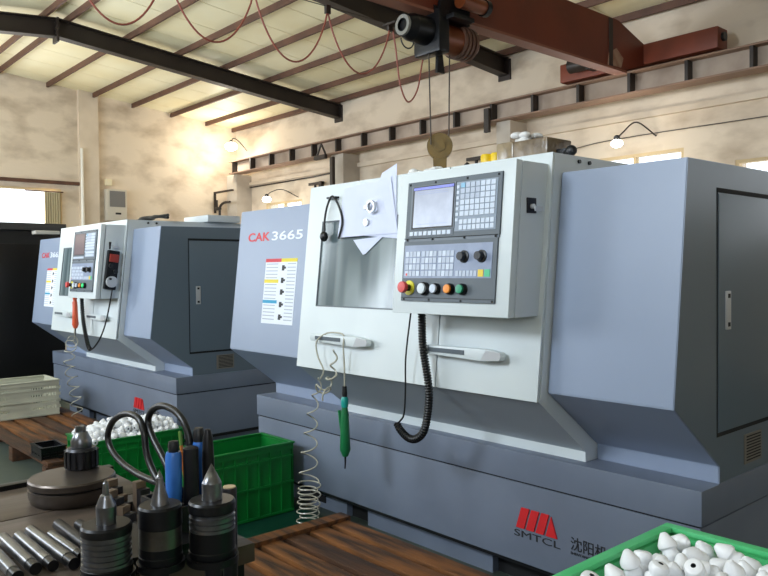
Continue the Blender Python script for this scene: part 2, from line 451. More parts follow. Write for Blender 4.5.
for sx in (-1, 1):
    tr.box(sx*.105-.012, sx*.105+.012, -.1, .2, .17, .38)
    for yy in (-.04, .14): tr.cyl((sx*.093, yy, .285), (sx*.066, yy, .285), .04, 16)
obj('trolley', tr, t)
obj('travel_motor', MB(HOISTB).cyl((.19, .02, .3), (.19, .26, .3), .055, 18, .05).m(BLKST).cyl((.19, .26, .3), (.19, .3, .3), .06, 18), t)
obj('limit_lever', MB(BLKST).prism([(-.02, .0), (.02, .0), (.045, -.17), (-.03, -.17)], -.012, .012), t)
lp = []
for i in range(21):
    a = PI*i/20; lp.append((0.02, -.33+.05*math.cos(a)*1.2, -.0-.06*math.sin(a)))
obj('cable_loop', MB(BLACKP).tube(lp, .005, 6), t)
for yy, ln in ((-.105, .69), (.11, .69)):
    obj('wire_rope', MB(ROPE).cyl((0, yy, .02), (0, yy*.85, -ln), .005, 8), t)
# hook block
hb = thing('hook_block', (-2.58, 1.39, 2.035), 'round ochre painted hook block hanging on two ropes above the near machine', 'hook', None, R(-46))
obj('sheave_housing', MB(HOOKM).cyl((-.04, 0, .22), (.04, 0, .22), .092, 28), hb)
obj('side_boss', MB(HOOKM).cyl((.04, 0, .22), (.05, 0, .22), .04, 18), hb)
obj('neck', MB(HOOKM).prism([(-.05, .16), (.05, .16), (.045, -.02), (-.045, -.02)], -.035, .035), hb)
hk = [(0, 0, 0), (0, 0, -.05), (0, .03, -.1), (0, .035, -.15), (0, 0, -.19), (0, -.045, -.17), (0, -.055, -.13)]
obj('hook', MB(DSTEEL).tube(spline(hk, 6), [.02]*20+[.019]*6+[.016]*6+[.01]*5, 10), hb)
# festoon cable
t = thing('festoon_cable', (-2.97, 0, 3.17), 'red festoon power cable looping below the crane girder toward the hoist', 'cable')
obj('guide_wire', MB(ROPE).cyl((0, -3.3, .03), (0, 1.3, .03), .003, 6), t)
sp = [-1.65, -1.08, -.5, .1, .69, 1.27]
for i, (a, b) in enumerate(zip(sp, sp[1:])):
    pts = []
    for k in range(25):
        u = k/24; y = a+(b-a)*u; z = .0-.40*(1-(2*u-1)**2)**.8*(1 if i % 2 else .96)
        pts.append((.0, y, z))
    obj('cable_loop', MB(CABR).tube(pts, .0062, 8), t)
for a in sp: obj('cable_hanger', MB(RAFT).box(-.012, .012, a-.02, a+.02, -.02, .04), t)
pts = spline([(0, 1.3, .0), (0, 1.33, -.15), (0, 1.37, -.4), (0, 1.45, -.52), (0.02, 1.53, -.42), (.05, 1.56, -.2), (.1, 1.56, -.12)], 8)
obj('drop_cable', MB(CABR).tube(pts, .0062, 8), t)
obj('link_bracket', MB(RAFT).box(0.0, .13, 1.2, 1.215, .0, .012), t)

# wall lamps
def wall_lamp(loc, label, arm_from, pw, rr=.055):
    t = thing('wall_lamp', loc, label, 'lamp', 'bright bulbs on the back wall')
    a = Vector(arm_from)-Vector(loc)
    mid = Vector((a.x*.5, a.y*.5, max(a.z, 0)+.12))
    obj('gooseneck_arm', MB(RAFT).tube(spline([(0, 0, rr*.9), (a.x*.15, a.y*.15, rr+.06), mid, tuple(a)], 8), .007, 8), t)
    s = MB(LAMPG).sphere((0, 0, 0), rr, (1.15, 1.15, .8), 20); obj('bulb', s, t)
    obj('socket', MB(BLACKP).lathe([(.03, rr*.7), (.03, rr*.7+.03), (.015, rr*.7+.045)], seg=14), t)
    l = bpy.data.lights.new('bulb_light', 'POINT'); l.energy = pw; l.color = (1, .94, .82); l.shadow_soft_size = .07
    lo = bpy.data.objects.new('bulb_light', l); COL.objects.link(lo); lo.location = Vector(loc)+Vector((-.0, -.2, -.1))
wall_lamp((-10.08, 4.05, 3.5), 'bright bulb high in the far wall corner beside the runway beam end', (-10.3, 4.49, 3.5), 26, .09)
wall_lamp((-9.0, 4.05, 2.52), 'bright gooseneck bulb above the small far window of the back wall', (-8.75, 4.49, 2.56), 14, .06)
wall_lamp((-2.77, 4.05, 2.58), 'bright gooseneck bulb on the back wall right above the near machine', (-2.6, 4.49, 2.68), 12, .05)
# conduits, pipes
c = MB(RAFT).tube([(-11.0+.4, 4.47, 2.84), (-9.4, 4.47, 2.84), (-8.4, 4.47, 2.84), (-7.5, 4.47, 2.86)], .012, 8)
tag(obj('conduit', c), 'thin dark conduit along the back wall between the far corner and the first column', 'pipe')
c = MB(RAFT).tube(spline([(-4.05, 4.46, 2.62), (-3.6, 4.46, 2.66), (-3.0, 4.46, 2.7), (-1.4, 4.46, 2.7)], 6), .004, 6)
tag(obj('wall_cable', c), 'thin black cable running along the back wall behind the lamp over the near machine', 'cable')
c = MB(RAFT).tube(spline([(-10.45, 4.02, 1.9), (-10.45, 4.02, 2.35), (-10.43, 4.02, 2.5), (-10.3, 4.02, 2.56), (-10.1, 4.02, 2.56)], 8), .022, 10)
tag(obj('hooked_pipe', c), 'dark hooked pipe end at the column in the far wall corner', 'pipe')
c = MB(RAFT).box(-10.62, -10.0, 4.0, 4.04, 2.74, 2.77).box(-10.62, -10.6, 4.0, 4.04, 2.4, 2.75).cyl((-10.55, 4.0, 2.47), (-10.4, 4.0, 2.47), .03, 10).cyl((-10.5, 4.0, 2.47), (-10.5, 4.0, 2.62), .015, 8)
tag(obj('pipe_bracket', c), 'dark square steel bracket with a tap on the far corner column', 'bracket')
def wall_bracket(x, z, lab):
    m_ = MB(RAFT).box(x-.35, x+.0, 4.4, 4.44, z, z+.04).box(x-.06, x, 4.38, 4.44, z-.25, z+.04).cyl((x-.2, 4.42, z-.5), (x-.2, 4.42, z), .02, 8)
    tag(obj('cable_bracket', m_), lab, 'bracket', 'cable brackets on the back wall')
wall_bracket(-8.0, 2.7, 'dark cable bracket on the wall left of the first free column')
wall_bracket(-4.7, 2.7, 'dark cable bracket on the wall beside the column behind the control panel')
m_ = MB(RAFT).box(-7.66, -7.4, 4.0, 4.05, 2.98, 3.04)
m_.cyl((-7.6, 4.02, 3.04), (-7.5, 4.02, 3.2), .015, 8).cyl((-7.4, 4.02, 3.04), (-7.5, 4.02, 3.2), .015, 8).box(-7.28, -7.22, 4.0, 4.05, 2.3, 2.98)
tag(obj('column_clamp', m_), 'black triangular clamp and strap on the first free column', 'bracket')
m_ = MB(RAFT).box(-4.47, -4.4, 4.06, 4.1, 2.93, 3.2)
tag(obj('column_strap', m_), 'black steel strap joining column and runway beam behind the hook', 'bracket')
tag(obj('downpipe', MB(mat('pipe white', (244, 240, 228), .4)).cyl((XE+.11, 1.72, 0), (XE+.11, 1.72, 3.3), .035, 12, .02)), 'white plastic downpipe running down the edge of the end wall pilaster', 'pipe')  # pale cylinder added as the bright strip of light on the pilaster edge
# wall box and small lamp on the end wall
t = thing('wall_box', (XE, 2.25, 2.2), 'white wall mounted box with a grey screen on the end wall', 'wall box')
obj('housing', MB(mat('box white', (206, 198, 182), .6)).box(.002, .14, -.16, .16, 0, .5, .01), t)
obj('grey_panel', MB(mat('box grey', (122, 120, 118), .4)).box(.14, .146, -.12, .13, .22, .47), t, 'grey rectangular screen')
obj('vent_slot', MB(GAP).box(.14, .145, -.03, .06, .1, .13), t)
m_ = MB(mat('junction cream', (236, 224, 190), .6)).box(XE+.002, XE+.08, 1.86+.24, 1.96+.24, 2.76, 2.86, .01)
tag(obj('junction_box', m_), 'small cream junction box beside the pilaster on the end wall', 'junction box')

# ------------------------------------------------------------------ the CNC lathe (built in world metres, corner of its tray at 0,0)
LO = Vector((-1.42, .6, 0))
def make_lathe():
    t = thing('cnc_lathe', LO, 'near grey and white lathe with papers hung on its door and red and white lettering', 'machine tool', 'lathes in a row')
    T = Matrix.Translation(-LO)
    def P(name, mb, parent=t, label=None): return obj(name, mb, parent, label, T)
    YD = 1.25
    # plinth
    pl = MB(BASEB)
    for a, b in ((-2.6, -2.05), (-1.87, -1.0), (-.62, -.05)): pl.box(a, b, .08, YD-.1, 0, .105)
    pl.m(GAP).box(-2.06, -1.86, .12, YD-.15, 0, .105); pl.box(-1.0, -.62, .12, YD-.15, 0, .105)  # dark blocks stand in for the shade inside the plinth openings
    pl.m(GAP).box(-2.38, -2.24, .074, .08, .035, .075)
    P('plinth', pl)
    P('plinth_strip', MB(BLACKP).box(-2.8, -.02, .03, YD-.05, .105, .13), label='black recessed strip under the base')
    b_ = P('base', MB(BASEB).box(-2.838, -.006, .006, YD, .13, .468, .004))
    for bx_, bz in ((-.66, .42), (-.29, .37), (-2.6, .40), (-1.02, .43)):
        pass
    P('seam', MB(GAP).box(-2.83, -.012, .012, YD-.01, .466, .476))
    P('drip_tray', MB(BASEB).box(-2.844, 0, 0, YD+.01, .476, .6, .003))
    # lettering and emblem on the base
    lg = MB(LOGOR)
    def q(u, v): return (-.803+.207*u, .0, .279+.088*v)
    for a in ([(0, 0), (.2, 0), (.335, 1), (.135, 1)], [(.25, 0), (.44, 0), (.575, 1), (.385, 1)], [(.49, 0), (.68, 0), (.81, 1), (.63, 1)], [(.735, 0), (1, 0), (.86, .95)]):
        lg.prism([(q(*p)[0], q(*p)[2]) for p in a], -.0, .008, 'y')
    P('red_emblem', lg)
    FX = Matrix.Translation((0, .0045, 0)) @ Matrix.Rotation(R(90), 4, 'X')
    tm = fit_text(text_mb('SMTCL', .05, INK), -.815, -.582, .028, Matrix.Translation((0, 0, .24)) @ FX)
    P('lettering', tm)
    tm = fit_text(text_mb('\u6c88\u9633\u673a\u5e8a', .06, INK, bold=.0003), -.533, -.315, .053, Matrix.Translation((0, 0, .254)) @ FX)
    P('lettering', tm)
    tm = fit_text(text_mb('SHENYANG MACHINE TOOL', .02, INK), -.533, -.315, .011, Matrix.Translation((0, 0, .236)) @ FX)
    P('lettering', tm)
    # covers
    prof = [(.133, .6), (.133, .662), (-.194, .907), (-.098, 1.735), (1.2, 1.745), (1.22, .6)]
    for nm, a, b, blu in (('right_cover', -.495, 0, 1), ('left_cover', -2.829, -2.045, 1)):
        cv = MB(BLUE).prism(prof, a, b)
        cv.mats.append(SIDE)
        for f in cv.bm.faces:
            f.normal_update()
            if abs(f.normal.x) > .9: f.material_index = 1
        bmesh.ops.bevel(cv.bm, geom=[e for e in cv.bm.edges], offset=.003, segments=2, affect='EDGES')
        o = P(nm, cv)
        if nm == 'right_cover': rc = o
        else: lc = o
    fr = MB(GAP)
    for a, b, c_, d in ((.112, .56+.64, 1.632, 1.648), (.112, 1.2, .770, .784)): fr.box(-.004, .0015, a, b, c_, d)
    fr.box(-.004, .0015, .112, .118, .784, 1.632)
    P('door_gap', fr, rc)
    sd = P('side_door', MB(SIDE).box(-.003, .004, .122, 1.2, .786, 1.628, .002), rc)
    P('latch', MB(SILV).box(.004, .011, .168, .205, 1.147, 1.285, .003).m(GAP).box(.011, .0125, .178, .195, 1.26, 1.275).box(.011, .0125, .178, .195, 1.158, 1.173), t, 'chrome flush latch')
    vt = MB(mat('vent plate', (120, 116, 108), .5)).box(.0, .004, .335, .485, .635, .745)
    vt.m(GAP)
    for k in range(9): vt.box(.004, .0048, .35, .475, .645+k*.011, .650+k*.011)
    P('vent_plate', vt, rc)
    # warning label and model lettering on left cover
    def lf(x, z, d=0.0): return (x, -.194+(z-.907)*.116-d, z)
    st = MB(LAB)
    def rect(mb, m2, x0, x1, z0, z1, d, f=lf):
        mb.m(m2); mb.prism([(f(0, z0, 0)[1]-d, z0), (f(0, z1, 0)[1]-d, z1), (f(0, z1, 0)[1], z1), (f(0, z0, 0)[1], z0)], x0, x1)
    rect(st, LAB, -2.505, -2.19, 1.075, 1.44, .0012)
    rect(st, LABR, -2.505, -2.345, 1.423, 1.443, .0016); rect(st, LABY, -2.345, -2.19, 1.423, 1.443, .0016)
    rect(st, LABY, -2.505, -2.36, 1.305, 1.325, .0016); rect(st, LABB, -2.505, -2.36, 1.19, 1.208, .0016)
    for k in range(17):
        zz = 1.41-k*.0195
        if abs(zz-1.315) > .014 and abs(zz-1.2) > .014:
            rect(st, LABT, -2.495, -2.375, zz, zz+.005, .0015)
        rect(st, LABT, -2.28, -2.2, zz, zz+.005, .0015)
    for zz in (1.375, 1.305, 1.24, 1.17, 1.1):
        rect(st, INK, -2.335, -2.31, zz, zz+.03, .0018); rect(st, INK, -2.31, -2.295, zz+.01, zz+.022, .0018)
    P('warning_sticker', st, lc)
    TL = Matrix.Translation((0, -.1198-.0004, 1.548)) @ Matrix.Rotation(R(90-6.6), 4, 'X')
    P('lettering', fit_text(text_mb('CAK', .06, LOGOR, bold=.0012), -2.722, -2.487, .052, TL), lc, 'red letters')
    P('lettering', fit_text(text_mb('3665', .06, LETW, bold=.0006), -2.465, -2.16, .052, TL), lc, 'white numerals')
    # white enclosure
    X0, X1 = -2.04, -.5
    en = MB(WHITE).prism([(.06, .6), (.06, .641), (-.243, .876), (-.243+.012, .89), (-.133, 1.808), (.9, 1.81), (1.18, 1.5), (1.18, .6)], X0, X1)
    en.mats.append(GREYW); en.mats.append(UNDER_SHADE)
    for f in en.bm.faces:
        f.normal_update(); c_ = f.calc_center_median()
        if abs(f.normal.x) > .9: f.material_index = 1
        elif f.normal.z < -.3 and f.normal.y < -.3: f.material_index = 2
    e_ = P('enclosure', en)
    P('roof_screws', MB(BLKST).cyl((-.5, .02, 1.787), (-.492, .02, 1.787), .008, 10).cyl((-.5, .09, 1.787), (-.492, .09, 1.787), .008, 10), e_)
    # seam line on undercut
    # sliding doors: slanted slabs
    def df(z, d=0.0): return -.254+(z-.876)*.1156-d
    def slab(mb, x0, x1, z0, z1, d0, d1, bev=0.0):
        mb.prism([(df(z0, d1), z0), (df(z1, d1), z1), (df(z1, d0), z1), (df(z0, d0), z0)], x0, x1, bev=bev)
    ld = MB(WHITE)
    wx0, wx1, wz0, wz1 = -1.915, -1.3, 1.19, 1.625
    slab(ld, X0, wx0, .876, 1.81, -.011, 0); slab(ld, wx1, -1.03, .876, 1.81, -.011, 0)
    slab(ld, wx0, wx1, .876, wz0, -.011, 0); slab(ld, wx0, wx1, wz1, 1.81, -.011, 0)
    ldo = P('left_sliding_door', ld)
    wn = MB(WIN); slab(wn, wx0, wx1, wz0, wz1, -.010, -.005)
    P('door_window', wn, ldo, 'grey smoky window')
    gk = MB(DGREY)
    for a, b, c_, d_ in ((wx0, wx1, wz0, wz0+.006), (wx0, wx1, wz1-.006, wz1), (wx0, wx0+.006, wz0, wz1), (wx1-.006, wx1, wz0, wz1)): slab(gk, a, b, c_, d_, -.006, .001)
    P('window_gasket', gk, ldo)
    rd = MB(WHITE); slab(rd, -1.024, X1, .876, 1.81, -.011, 0, .002)
    rdo = P('right_sliding_door', rd)
    for (hx0, hx1, par) in ((-1.875, -1.44, ldo), (-1.075, -.65, rdo)):
        h = MB(WHITE)
        zc = 1.034; yb = df(zc)
        pr = [(hx0, zc-.014), (hx0-.012, zc), (hx0, zc+.02), (hx0+.30, zc+.024), (hx1-.06, zc+.024), (hx1, zc+.016), (hx1+.006, zc), (hx1, zc-.014), (hx1-.08, zc-.024)]
        h.prism(pr, yb-.045, yb-.018, 'y', .003)
        h.box(hx0+.02, hx0+.05, yb-.02, yb+.004, zc-.012, zc+.012).box(hx1-.08, hx1-.05, yb-.02, yb+.004, zc-.012, zc+.012)
        h.m(DGREY).box(hx0+.04, hx0+.24, yb-.048, yb-.044, zc-.005, zc+.013)
        h.m(SILV).prism([(hx1-.1, zc-.022), (hx1-.07, zc+.022), (hx1-.0, zc+.016), (hx1+.004, zc), (hx1-.004, zc-.014)], yb-.0475, yb-.044, 'y')
        P('door_handle', h, par)
    # control box
    def bf(z, d=0.0): return -.395+(z-1.194)*.098-d
    def cslab(mb, x0, x1, z0, z1, d0, d1, bev=0.0):
        mb.prism([(bf(z0, d1), z0), (bf(z1, d1), z1), (bf(z1, d0), z1), (bf(z0, d0), z0)], x0, x1, bev=bev)
    cb = MB(GREYW).prism([(bf(1.194)+.040, 1.194), (bf(1.766)+.040, 1.766), (-.14, 1.766), (-.21, 1.194)], -1.135, -.519, bev=.002)
    cbo = P('control_box', cb)
    fb = MB(WHITE); cslab(fb, -1.135, -.519, 1.194, 1.768, -.034, 0, .003); P('front_bezel', fb, cbo)
    def K(x): return x+.030
    def Z(z): return 1.37+(z-1.37)*.986
    def pb(mb, m2, x0, x1, z0, z1, d0, d1): mb.m(m2); cslab(mb, K(x0), K(x1), Z(z0), Z(z1), d0, d1)
    dv = MB(DGREY)
    pb(dv, DGREY, -1.104, -.604, 1.500, 1.735, 0, .008); pb(dv, DGREY, -1.108, -.61, 1.243, 1.488, 0, .008)
    pb(dv, DGREY2, -1.106, -.606, 1.488, 1.5, 0, .006)
    pb(dv, GAP, -1.108, -.61, 1.256, 1.2585, .008, .0085); pb(dv, GAP, -1.108, -.61, 1.4985, 1.501, .006, .0085)
    for xx in (-1.09, -.945, -.775, -.62):
        for zz in (1.725, 1.494, 1.25): pb(dv, GAP, xx-.004, xx+.004, zz-.004, zz+.004, .008, .010)
    P('panel_plate', dv, cbo)
    scn = MB(BLACKP); pb(scn, DGREY2, -1.078, -.83, 1.535, 1.717, .008, .011); pb(scn, BLACKP, -1.068, -.836, 1.538, 1.714, .011, .012)
    pb(scn, SCR, -1.058, -.842, 1.545, 1.697, .012, .0128); pb(scn, SCRB, -1.064, -.84, 1.699, 1.710, .012, .0128)
    for zz in (1.688, 1.68, 1.556): pb(scn, SCRT, -1.04, -.87, zz, zz+.003, .0128, .0132)
    P('screen', scn, cbo)
    sk = MB(BLACKP); pb(sk, DGREY2, -1.085, -.835, 1.508, 1.532, .008, .010)
    for k in range(9): pb(sk, KEY, -1.075+k*.0262, -1.055+k*.0262, 1.512, 1.528, .010, .0125)
    P('softkeys', sk, cbo)
    kp = MB(KEYBK); pb(kp, KEYBK, -.828, -.622, 1.52, 1.713, .008, .0095)
    for k in range(7): pb(kp, KEY, -.825, -.811, 1.688-k*.0215, 1.700-k*.0215, .0095, .012)
    for r_ in range(6):
        for c_ in range(7):
            mk = KEYB if (r_ == 0 and c_ == 0) else (KEY if c_ > 3 and r_ < 4 else KEYG if c_ <= 3 and r_ < 3 else KEY)
            pb(kp, mk, -.803+c_*.0252, -.782+c_*.0252, 1.69-r_*.0222, 1.708-r_*.0222, .0095, .0122)
    for r_ in range(2):
        for c_ in range(8): pb(kp, KEY, -.803+c_*.0221, -.785+c_*.0221, 1.548-r_*.0222, 1.565-r_*.0222, .0095, .0122)
    P('keypad', kp, cbo)
    lp_ = MB(MEMB); pb(lp_, MEMB, -1.1, -.63, 1.337, 1.472, .008, .0095)
    for r_ in range(4):
        for g in range(3):
            for c_ in range(4):
                x0 = -1.09+g*.093+c_*.0215
                pb(lp_, KEYG if (r_+c_+g) % 3 else KEY, x0, x0+.0185, 1.425-r_*.0265, 1.446-r_*.0265, .0095, .0115)
    for c_ in range(6): pb(lp_, KEYG, -.808+c_*.0185, -.793+c_*.0185, 1.345, 1.366, .0095, .0115)
    pb(lp_, YEL, -.694, -.668, 1.343, 1.37, .0095, .0115); pb(lp_, GRNK, -.662, -.636, 1.343, 1.37, .0095, .0115)
    pb(lp_, RED, -1.085, -1.075, 1.347, 1.357, .0115, .012)
    P('operator_keypad', lp_, cbo)
    def round_at(mb, x, z, prof):
        x = K(x); z = Z(z)
        M = Matrix.Rotation(R(90-5.6), 4, 'X')
        mb.lathe(prof, c=(x, bf(z, .008), z), seg=20, M=M)
    for xx in (-.768, -.68):
        kb = MB(BLACKP); round_at(kb, xx, 1.42, [(.024, 0), (.024, .006), (.017, .008), (.016, .03), (.0, .031)])
        P('rotary_knob', kb, cbo)
    es = MB(YRING); round_at(es, -1.06, 1.297, [(.03, 0), (.03, .005), (0, .006)]); es.m(RED)
    es.m(BLKST); round_at(es, -1.06, 1.297, [(.014, .005), (.014, .03)]); es.m(RED)
    round_at(es, -1.06, 1.297, [(.012, .028), (.022, .03), (.024, .038), (.022, .048), (.0, .051)])
    P('emergency_stop_button', es, cbo, 'red mushroom button on a yellow ring')
    for xx, m2, lb in ((-.97, GREYW, 'large grey push button'), (-.905, KEY, 'pale grey push button'), (-.83, ORG, 'orange push button'), (-.765, GRNB, 'green push button')):
        bt = MB(BLKST); rr = .022 if xx > -.95 else .027
        round_at(bt, xx, 1.294, [(rr, 0), (rr, .012), (rr*.8, .018)]); bt.m(m2); round_at(bt, xx, 1.294, [(rr*.78, .017), (rr*.76, .026), (0, .028)])
        P('push_button', bt, cbo, lb)
    lt = MB(DSTEEL).box(-.519, -.513, -.285, -.232, 1.575, 1.632, .002)
    lt.m(SILV).cyl((-.513, -.262, 1.60), (-.5, -.262, 1.60), .009, 12).box(-.5, -.495, -.262, -.215, 1.583, 1.6)
    P('box_latch', lt, cbo, 'small steel latch on the side of the box')
    return t
L1 = make_lathe()
L2 = dup(L1)
L2.location = (-5.324, .6, 0); L2.scale = (.965, 1, .985)
L2['label'] = 'far grey and white lathe behind, with a handwheel pendant on its control box'

SCR2 = mat('dark warm screen', (128, 112, 114), 0.2)
def walk(o):
    yield o
    for c_ in o.children: yield from walk(c_)
for o in walk(L2):
    if o.name.startswith('screen'):
        o.data = o.data.copy()
        for i_, m_ in enumerate(o.data.materials):
            if m_.name in ('screen glow', 'screen title bar', 'screen text'): o.data.materials[i_] = SCR2
    if o.name.startswith('push_button') and 'green' in o.get('label', ''):
        o.data = o.data.copy()
        for i_, m_ in enumerate(o.data.materials):
            if m_.name == 'green button': o.data.materials[i_] = LAMPG2
# per-machine cables (parts of the machines)
def cable_part(name, mb, L, label=None):
    return obj(name, mb, L, label, Matrix.Diagonal((1/L.scale.x, 1/L.scale.y, 1/L.scale.z, 1)) @ Matrix.Translation(-Vector(L.location)))
path = spline([(-1.055, -.3, 1.196), (-1.05, -.3, 1.05), (-1.02, -.3, .90), (-1.02, -.3, .80), (-1.045, -.3, .70), (-1.09, -.3, .655), (-1.14, -.3, .648), (-1.19, -.3, .672), (-1.215, -.3, .70)], 8)
cable_part('coiled_cable', MB(BLACKR).tube(coil(path, lambda t: .013, 62, 10), .005, 6).tube(path, .010, 8), L1, 'black coiled cable')
cable_part('thin_cable', MB(BLACKR).tube(spline([(-1.215, -.3, .70), (-1.195, -.3, .715), (-1.17, -.3, .75), (-1.16, -.3, .85), (-1.155, -.3, 1.0), (-1.12, -.3, 1.197)], 8), .004, 6), L1)
path = spline([(-4.95, -.32, 1.196), (-4.935, -.32, 1.05), (-4.90, -.32, .93), (-4.83, -.32, .80), (-4.78, -.32, .765)], 8)
cable_part('coiled_cable', MB(BLACKR).tube(coil(path, lambda t: .013, 34, 8), .005, 6).tube(path, .012, 8), L2, 'black coiled cable')

# pendant with its own cable hanging on the far machine
pn = thing('handwheel_pendant', (-4.445, -.305, 1.185), 'black and red handwheel pendant hanging on the side of the far machine control box', 'remote control')
TP = Matrix.Rotation(R(-8), 4, 'X')
def pp(nm, mb, lb=None): return obj(nm, mb, pn, lb, TP)
pp('body', MB(BLKST).box(-.015, .03, -.045, .045, .06, .36, .012))
pp('red_cover', MB(mat('pendant red', (150, 48, 36), .4)).box(.03, .042, -.035, .035, .27, .33, .004), 'red top strip')
for a, b in ((-.02, .24), (.02, .2)): pp('selector_knob', MB(BLACKP).cyl((.03, a, b), (.05, a, b), .016, 14))
pp('handwheel', MB(SILV).cyl((.03, 0, .12), (.052, 0, .12), .042, 22).m(DSTEEL).cyl((.052, -.02, .14), (.07, -.02, .14), .008, 10), 'silver dial')
pp('hanger', MB(GREYW).box(-.012, .004, -.02, .02, .35, .43, .003))
pth = spline([(-4.43, -.27, 1.27), (-4.44, -.29, 1.15), (-4.50, -.30, 1.0), (-4.56, -.32, .88), (-4.66, -.33, .80), (-4.76, -.325, .765)], 8)
obj('pendant_cable', MB(BLACKR).tube(pth, .006, 8), pn, T=Matrix.Translation(-Vector(pn.location)))

# orange blow gun and hose on the far machine
def blow_gun(loc, label, body, group='blow guns hung on the door handles'):
    g = thing('air_blow_gun', loc, label, 'air gun', group)
    obj('body', MB(body).tube([(0, 0, .0), (0, 0, .03), (.0, 0, .12), (0, 0, .2), (0, 0, .235)], [.014, .026, .022, .019, .014], 14), g)
    obj('collar', MB(GUNC if body is GUNG else body).lathe([(.016, .235), (.018, .25), (.018, .275), (.013, .285)], seg=14), g)
    obj('connector', MB(BLACKP).lathe([(.012, .285), (.013, .30), (.011, .335)], seg=12), g)
    obj('trigger', MB(body).tube([(-.042, 0, .215), (-.036, 0, .17), (-.02, 0, .08)], [.008, .008, .006], 8), g)
    obj('nozzle', MB(BLKST).tube([(0, 0, 0), (.0, 0, -.03), (-.004, 0, -.06)], [.005, .004, .003], 8), g)
    return g
blow_gun((-1.60, -.285, .485), 'green air blow gun hanging from the clear hose below the near machine door', GUNG)
g2 = blow_gun((-5.09, -.325, .92), 'orange air blow gun hanging at the left door handle of the far machine', mat('orange red gun', (206, 84, 50), .4))

# clear coiled air hoses
t = thing('air_hose', (-1.8, -.27, 0), 'clear coiled air hose looped over the left door handle of the near machine', 'hose', 'clear coiled air hoses')
T = Matrix.Translation((1.8, .27, 0))
a = spline([(-1.60, -.285, .82), (-1.60, -.285, .92), (-1.60, -.29, 1.01), (-1.62, -.272, 1.062), (-1.69, -.272, 1.07), (-1.76, -.275, 1.06), (-1.80, -.30, 1.02), (-1.79, -.3, .95), (-1.745, -.3, .885), (-1.77, -.3, .84)], 8)
obj('loop_over_handle', MB(CLEAR).tube(a, .004, 8), t, T=T)
p = spline([(-1.77, -.30, .84), (-1.83, -.30, .7), (-1.86, -.30, .55), (-1.88, -.3, .4), (-1.88, -.3, .3)], 10)
h = coil(p, lambda u: .012+.040*u, 5.5, 20)
obj('stretched_coil', MB(CLEAR).tube(h, .0036, 7), t, T=T)
p = [(-1.88, -.3, .3), (-1.88, -.3, .22), (-1.885, -.3, .14), (-1.885, -.3, .012)]
h = coil(p, lambda u: .052+.008*math.sin(u*40), 12, 20)
obj('resting_coil', MB(CLEAR).tube(h, .0036, 7), t, T=T)
p = spline([(-1.65, -.30, .99), (-1.66, -.3, .93), (-1.69, -.3, .84), (-1.76, -.3, .80), (-1.70, -.3, .76)], 10)
obj('tangled_coil', MB(CLEAR).tube(coil(p, lambda u: .008+.03*u, 4, 18), .0045, 7), t, T=T)
t = thing('air_hose', (-5.4, -.25, 0), 'clear coiled air hose hanging in front of the far machine base', 'hose', 'clear coiled air hoses')
T = Matrix.Translation((5.4, .25, 0))
p = spline([(-5.09, -.325, 1.25), (-5.12, -.33, 1.05), (-5.18, -.3, .85), (-5.42, -.25, .76), (-5.48, -.25, .6), (-5.40, -.25, .45), (-5.33, -.25, .3), (-5.3, -.25, .16)], 10)
obj('coil', MB(CLEAR).tube(coil(p, lambda u: .003 if u < .42 else .045, 14, 16), .0045, 6), t, T=T)

# papers, clip, cord with plug on the near machine door
def sheet(name, corners, sag, label, d, mtl=PAPER):
    """corners: bl, br, tr, tl as (x,z) on the door plane, d = distance off the door"""
    N = 10; mb = MB(mtl); g = []
    for i in range(N+1):
        row = []
        for j in range(N+1):
            u, v = i/N, j/N
            x = (1-v)*((1-u)*corners[0][0]+u*corners[1][0])+v*((1-u)*corners[3][0]+u*corners[2][0])
            z = (1-v)*((1-u)*corners[0][1]+u*corners[1][1])+v*((1-u)*corners[3][1]+u*corners[2][1])
            y = -.254+(z-.876)*.1156-d-sag*(.5+.5*math.sin(u*5+v*2.2))*(1-v*.8)
            row.append((x, y, z))
        g.append(row)
    b2 = bmesh.new(); V = [[b2.verts.new(p) for p in r] for r in g]
    W = [[b2.verts.new((p[0], p[1]+.0008, p[2])) for p in r] for r in g]
    for i in range(N):
        for j in range(N):
            f = b2.faces.new((V[i][j], V[i+1][j], V[i+1][j+1], V[i][j+1])); f.smooth = True
            f = b2.faces.new((W[i][j], W[i][j+1], W[i+1][j+1], W[i+1][j])); f.smooth = True
    mb.merge(b2)
    return tag(obj(name, mb), label, 'paper', 'papers on the near machine door')
sheet('paper_sheet', [(-1.765, 1.535), (-1.325, 1.54), (-1.40, 1.805), (-1.745, 1.78)], .008, 'large white drawing sheet spread on the door, lower edge crossing the window', .006)
sheet('paper_sheet', [(-1.70, 1.55), (-1.325, 1.515), (-1.345, 1.64), (-1.70, 1.70)], .006, 'white sheet peeking out under the right lower edge of the large drawing', .0015)
sheet('paper_sheet', [(-1.52, 1.68), (-1.345, 1.60), (-1.37, 1.865), (-1.47, 1.83)], .006, 'tall pointed white sheet sticking up above the machine door edge', .003)
sheet('paper_sheet', [(-1.565, 1.445), (-1.55, 1.45), (-1.43, 1.53), (-1.65, 1.52)], .004, 'small torn white paper corner hanging below the large drawing', .0005)
c_ = thing('magnet_clip', (-1.50, -.185, 1.672), 'chrome magnet clip holding the papers on the machine door', 'clip')
obj('ring', MB(SILV).lathe([(.02, 0), (.03, 0), (.03, .014), (.02, .014)], M=Matrix.Rotation(R(90), 4, 'X'), cap=False, seg=20), c_)
obj('jaw', MB(SILV).box(-.05, -.02, -.012, 0, -.012, .012, .003), c_)
c_ = tag(obj('round_magnet', MB(SILV).cyl((-1.545, -.182, 1.60), (-1.545, -.192, 1.60), .017, 18)), 'small round magnet on the papers just below the chrome clip', 'magnet')
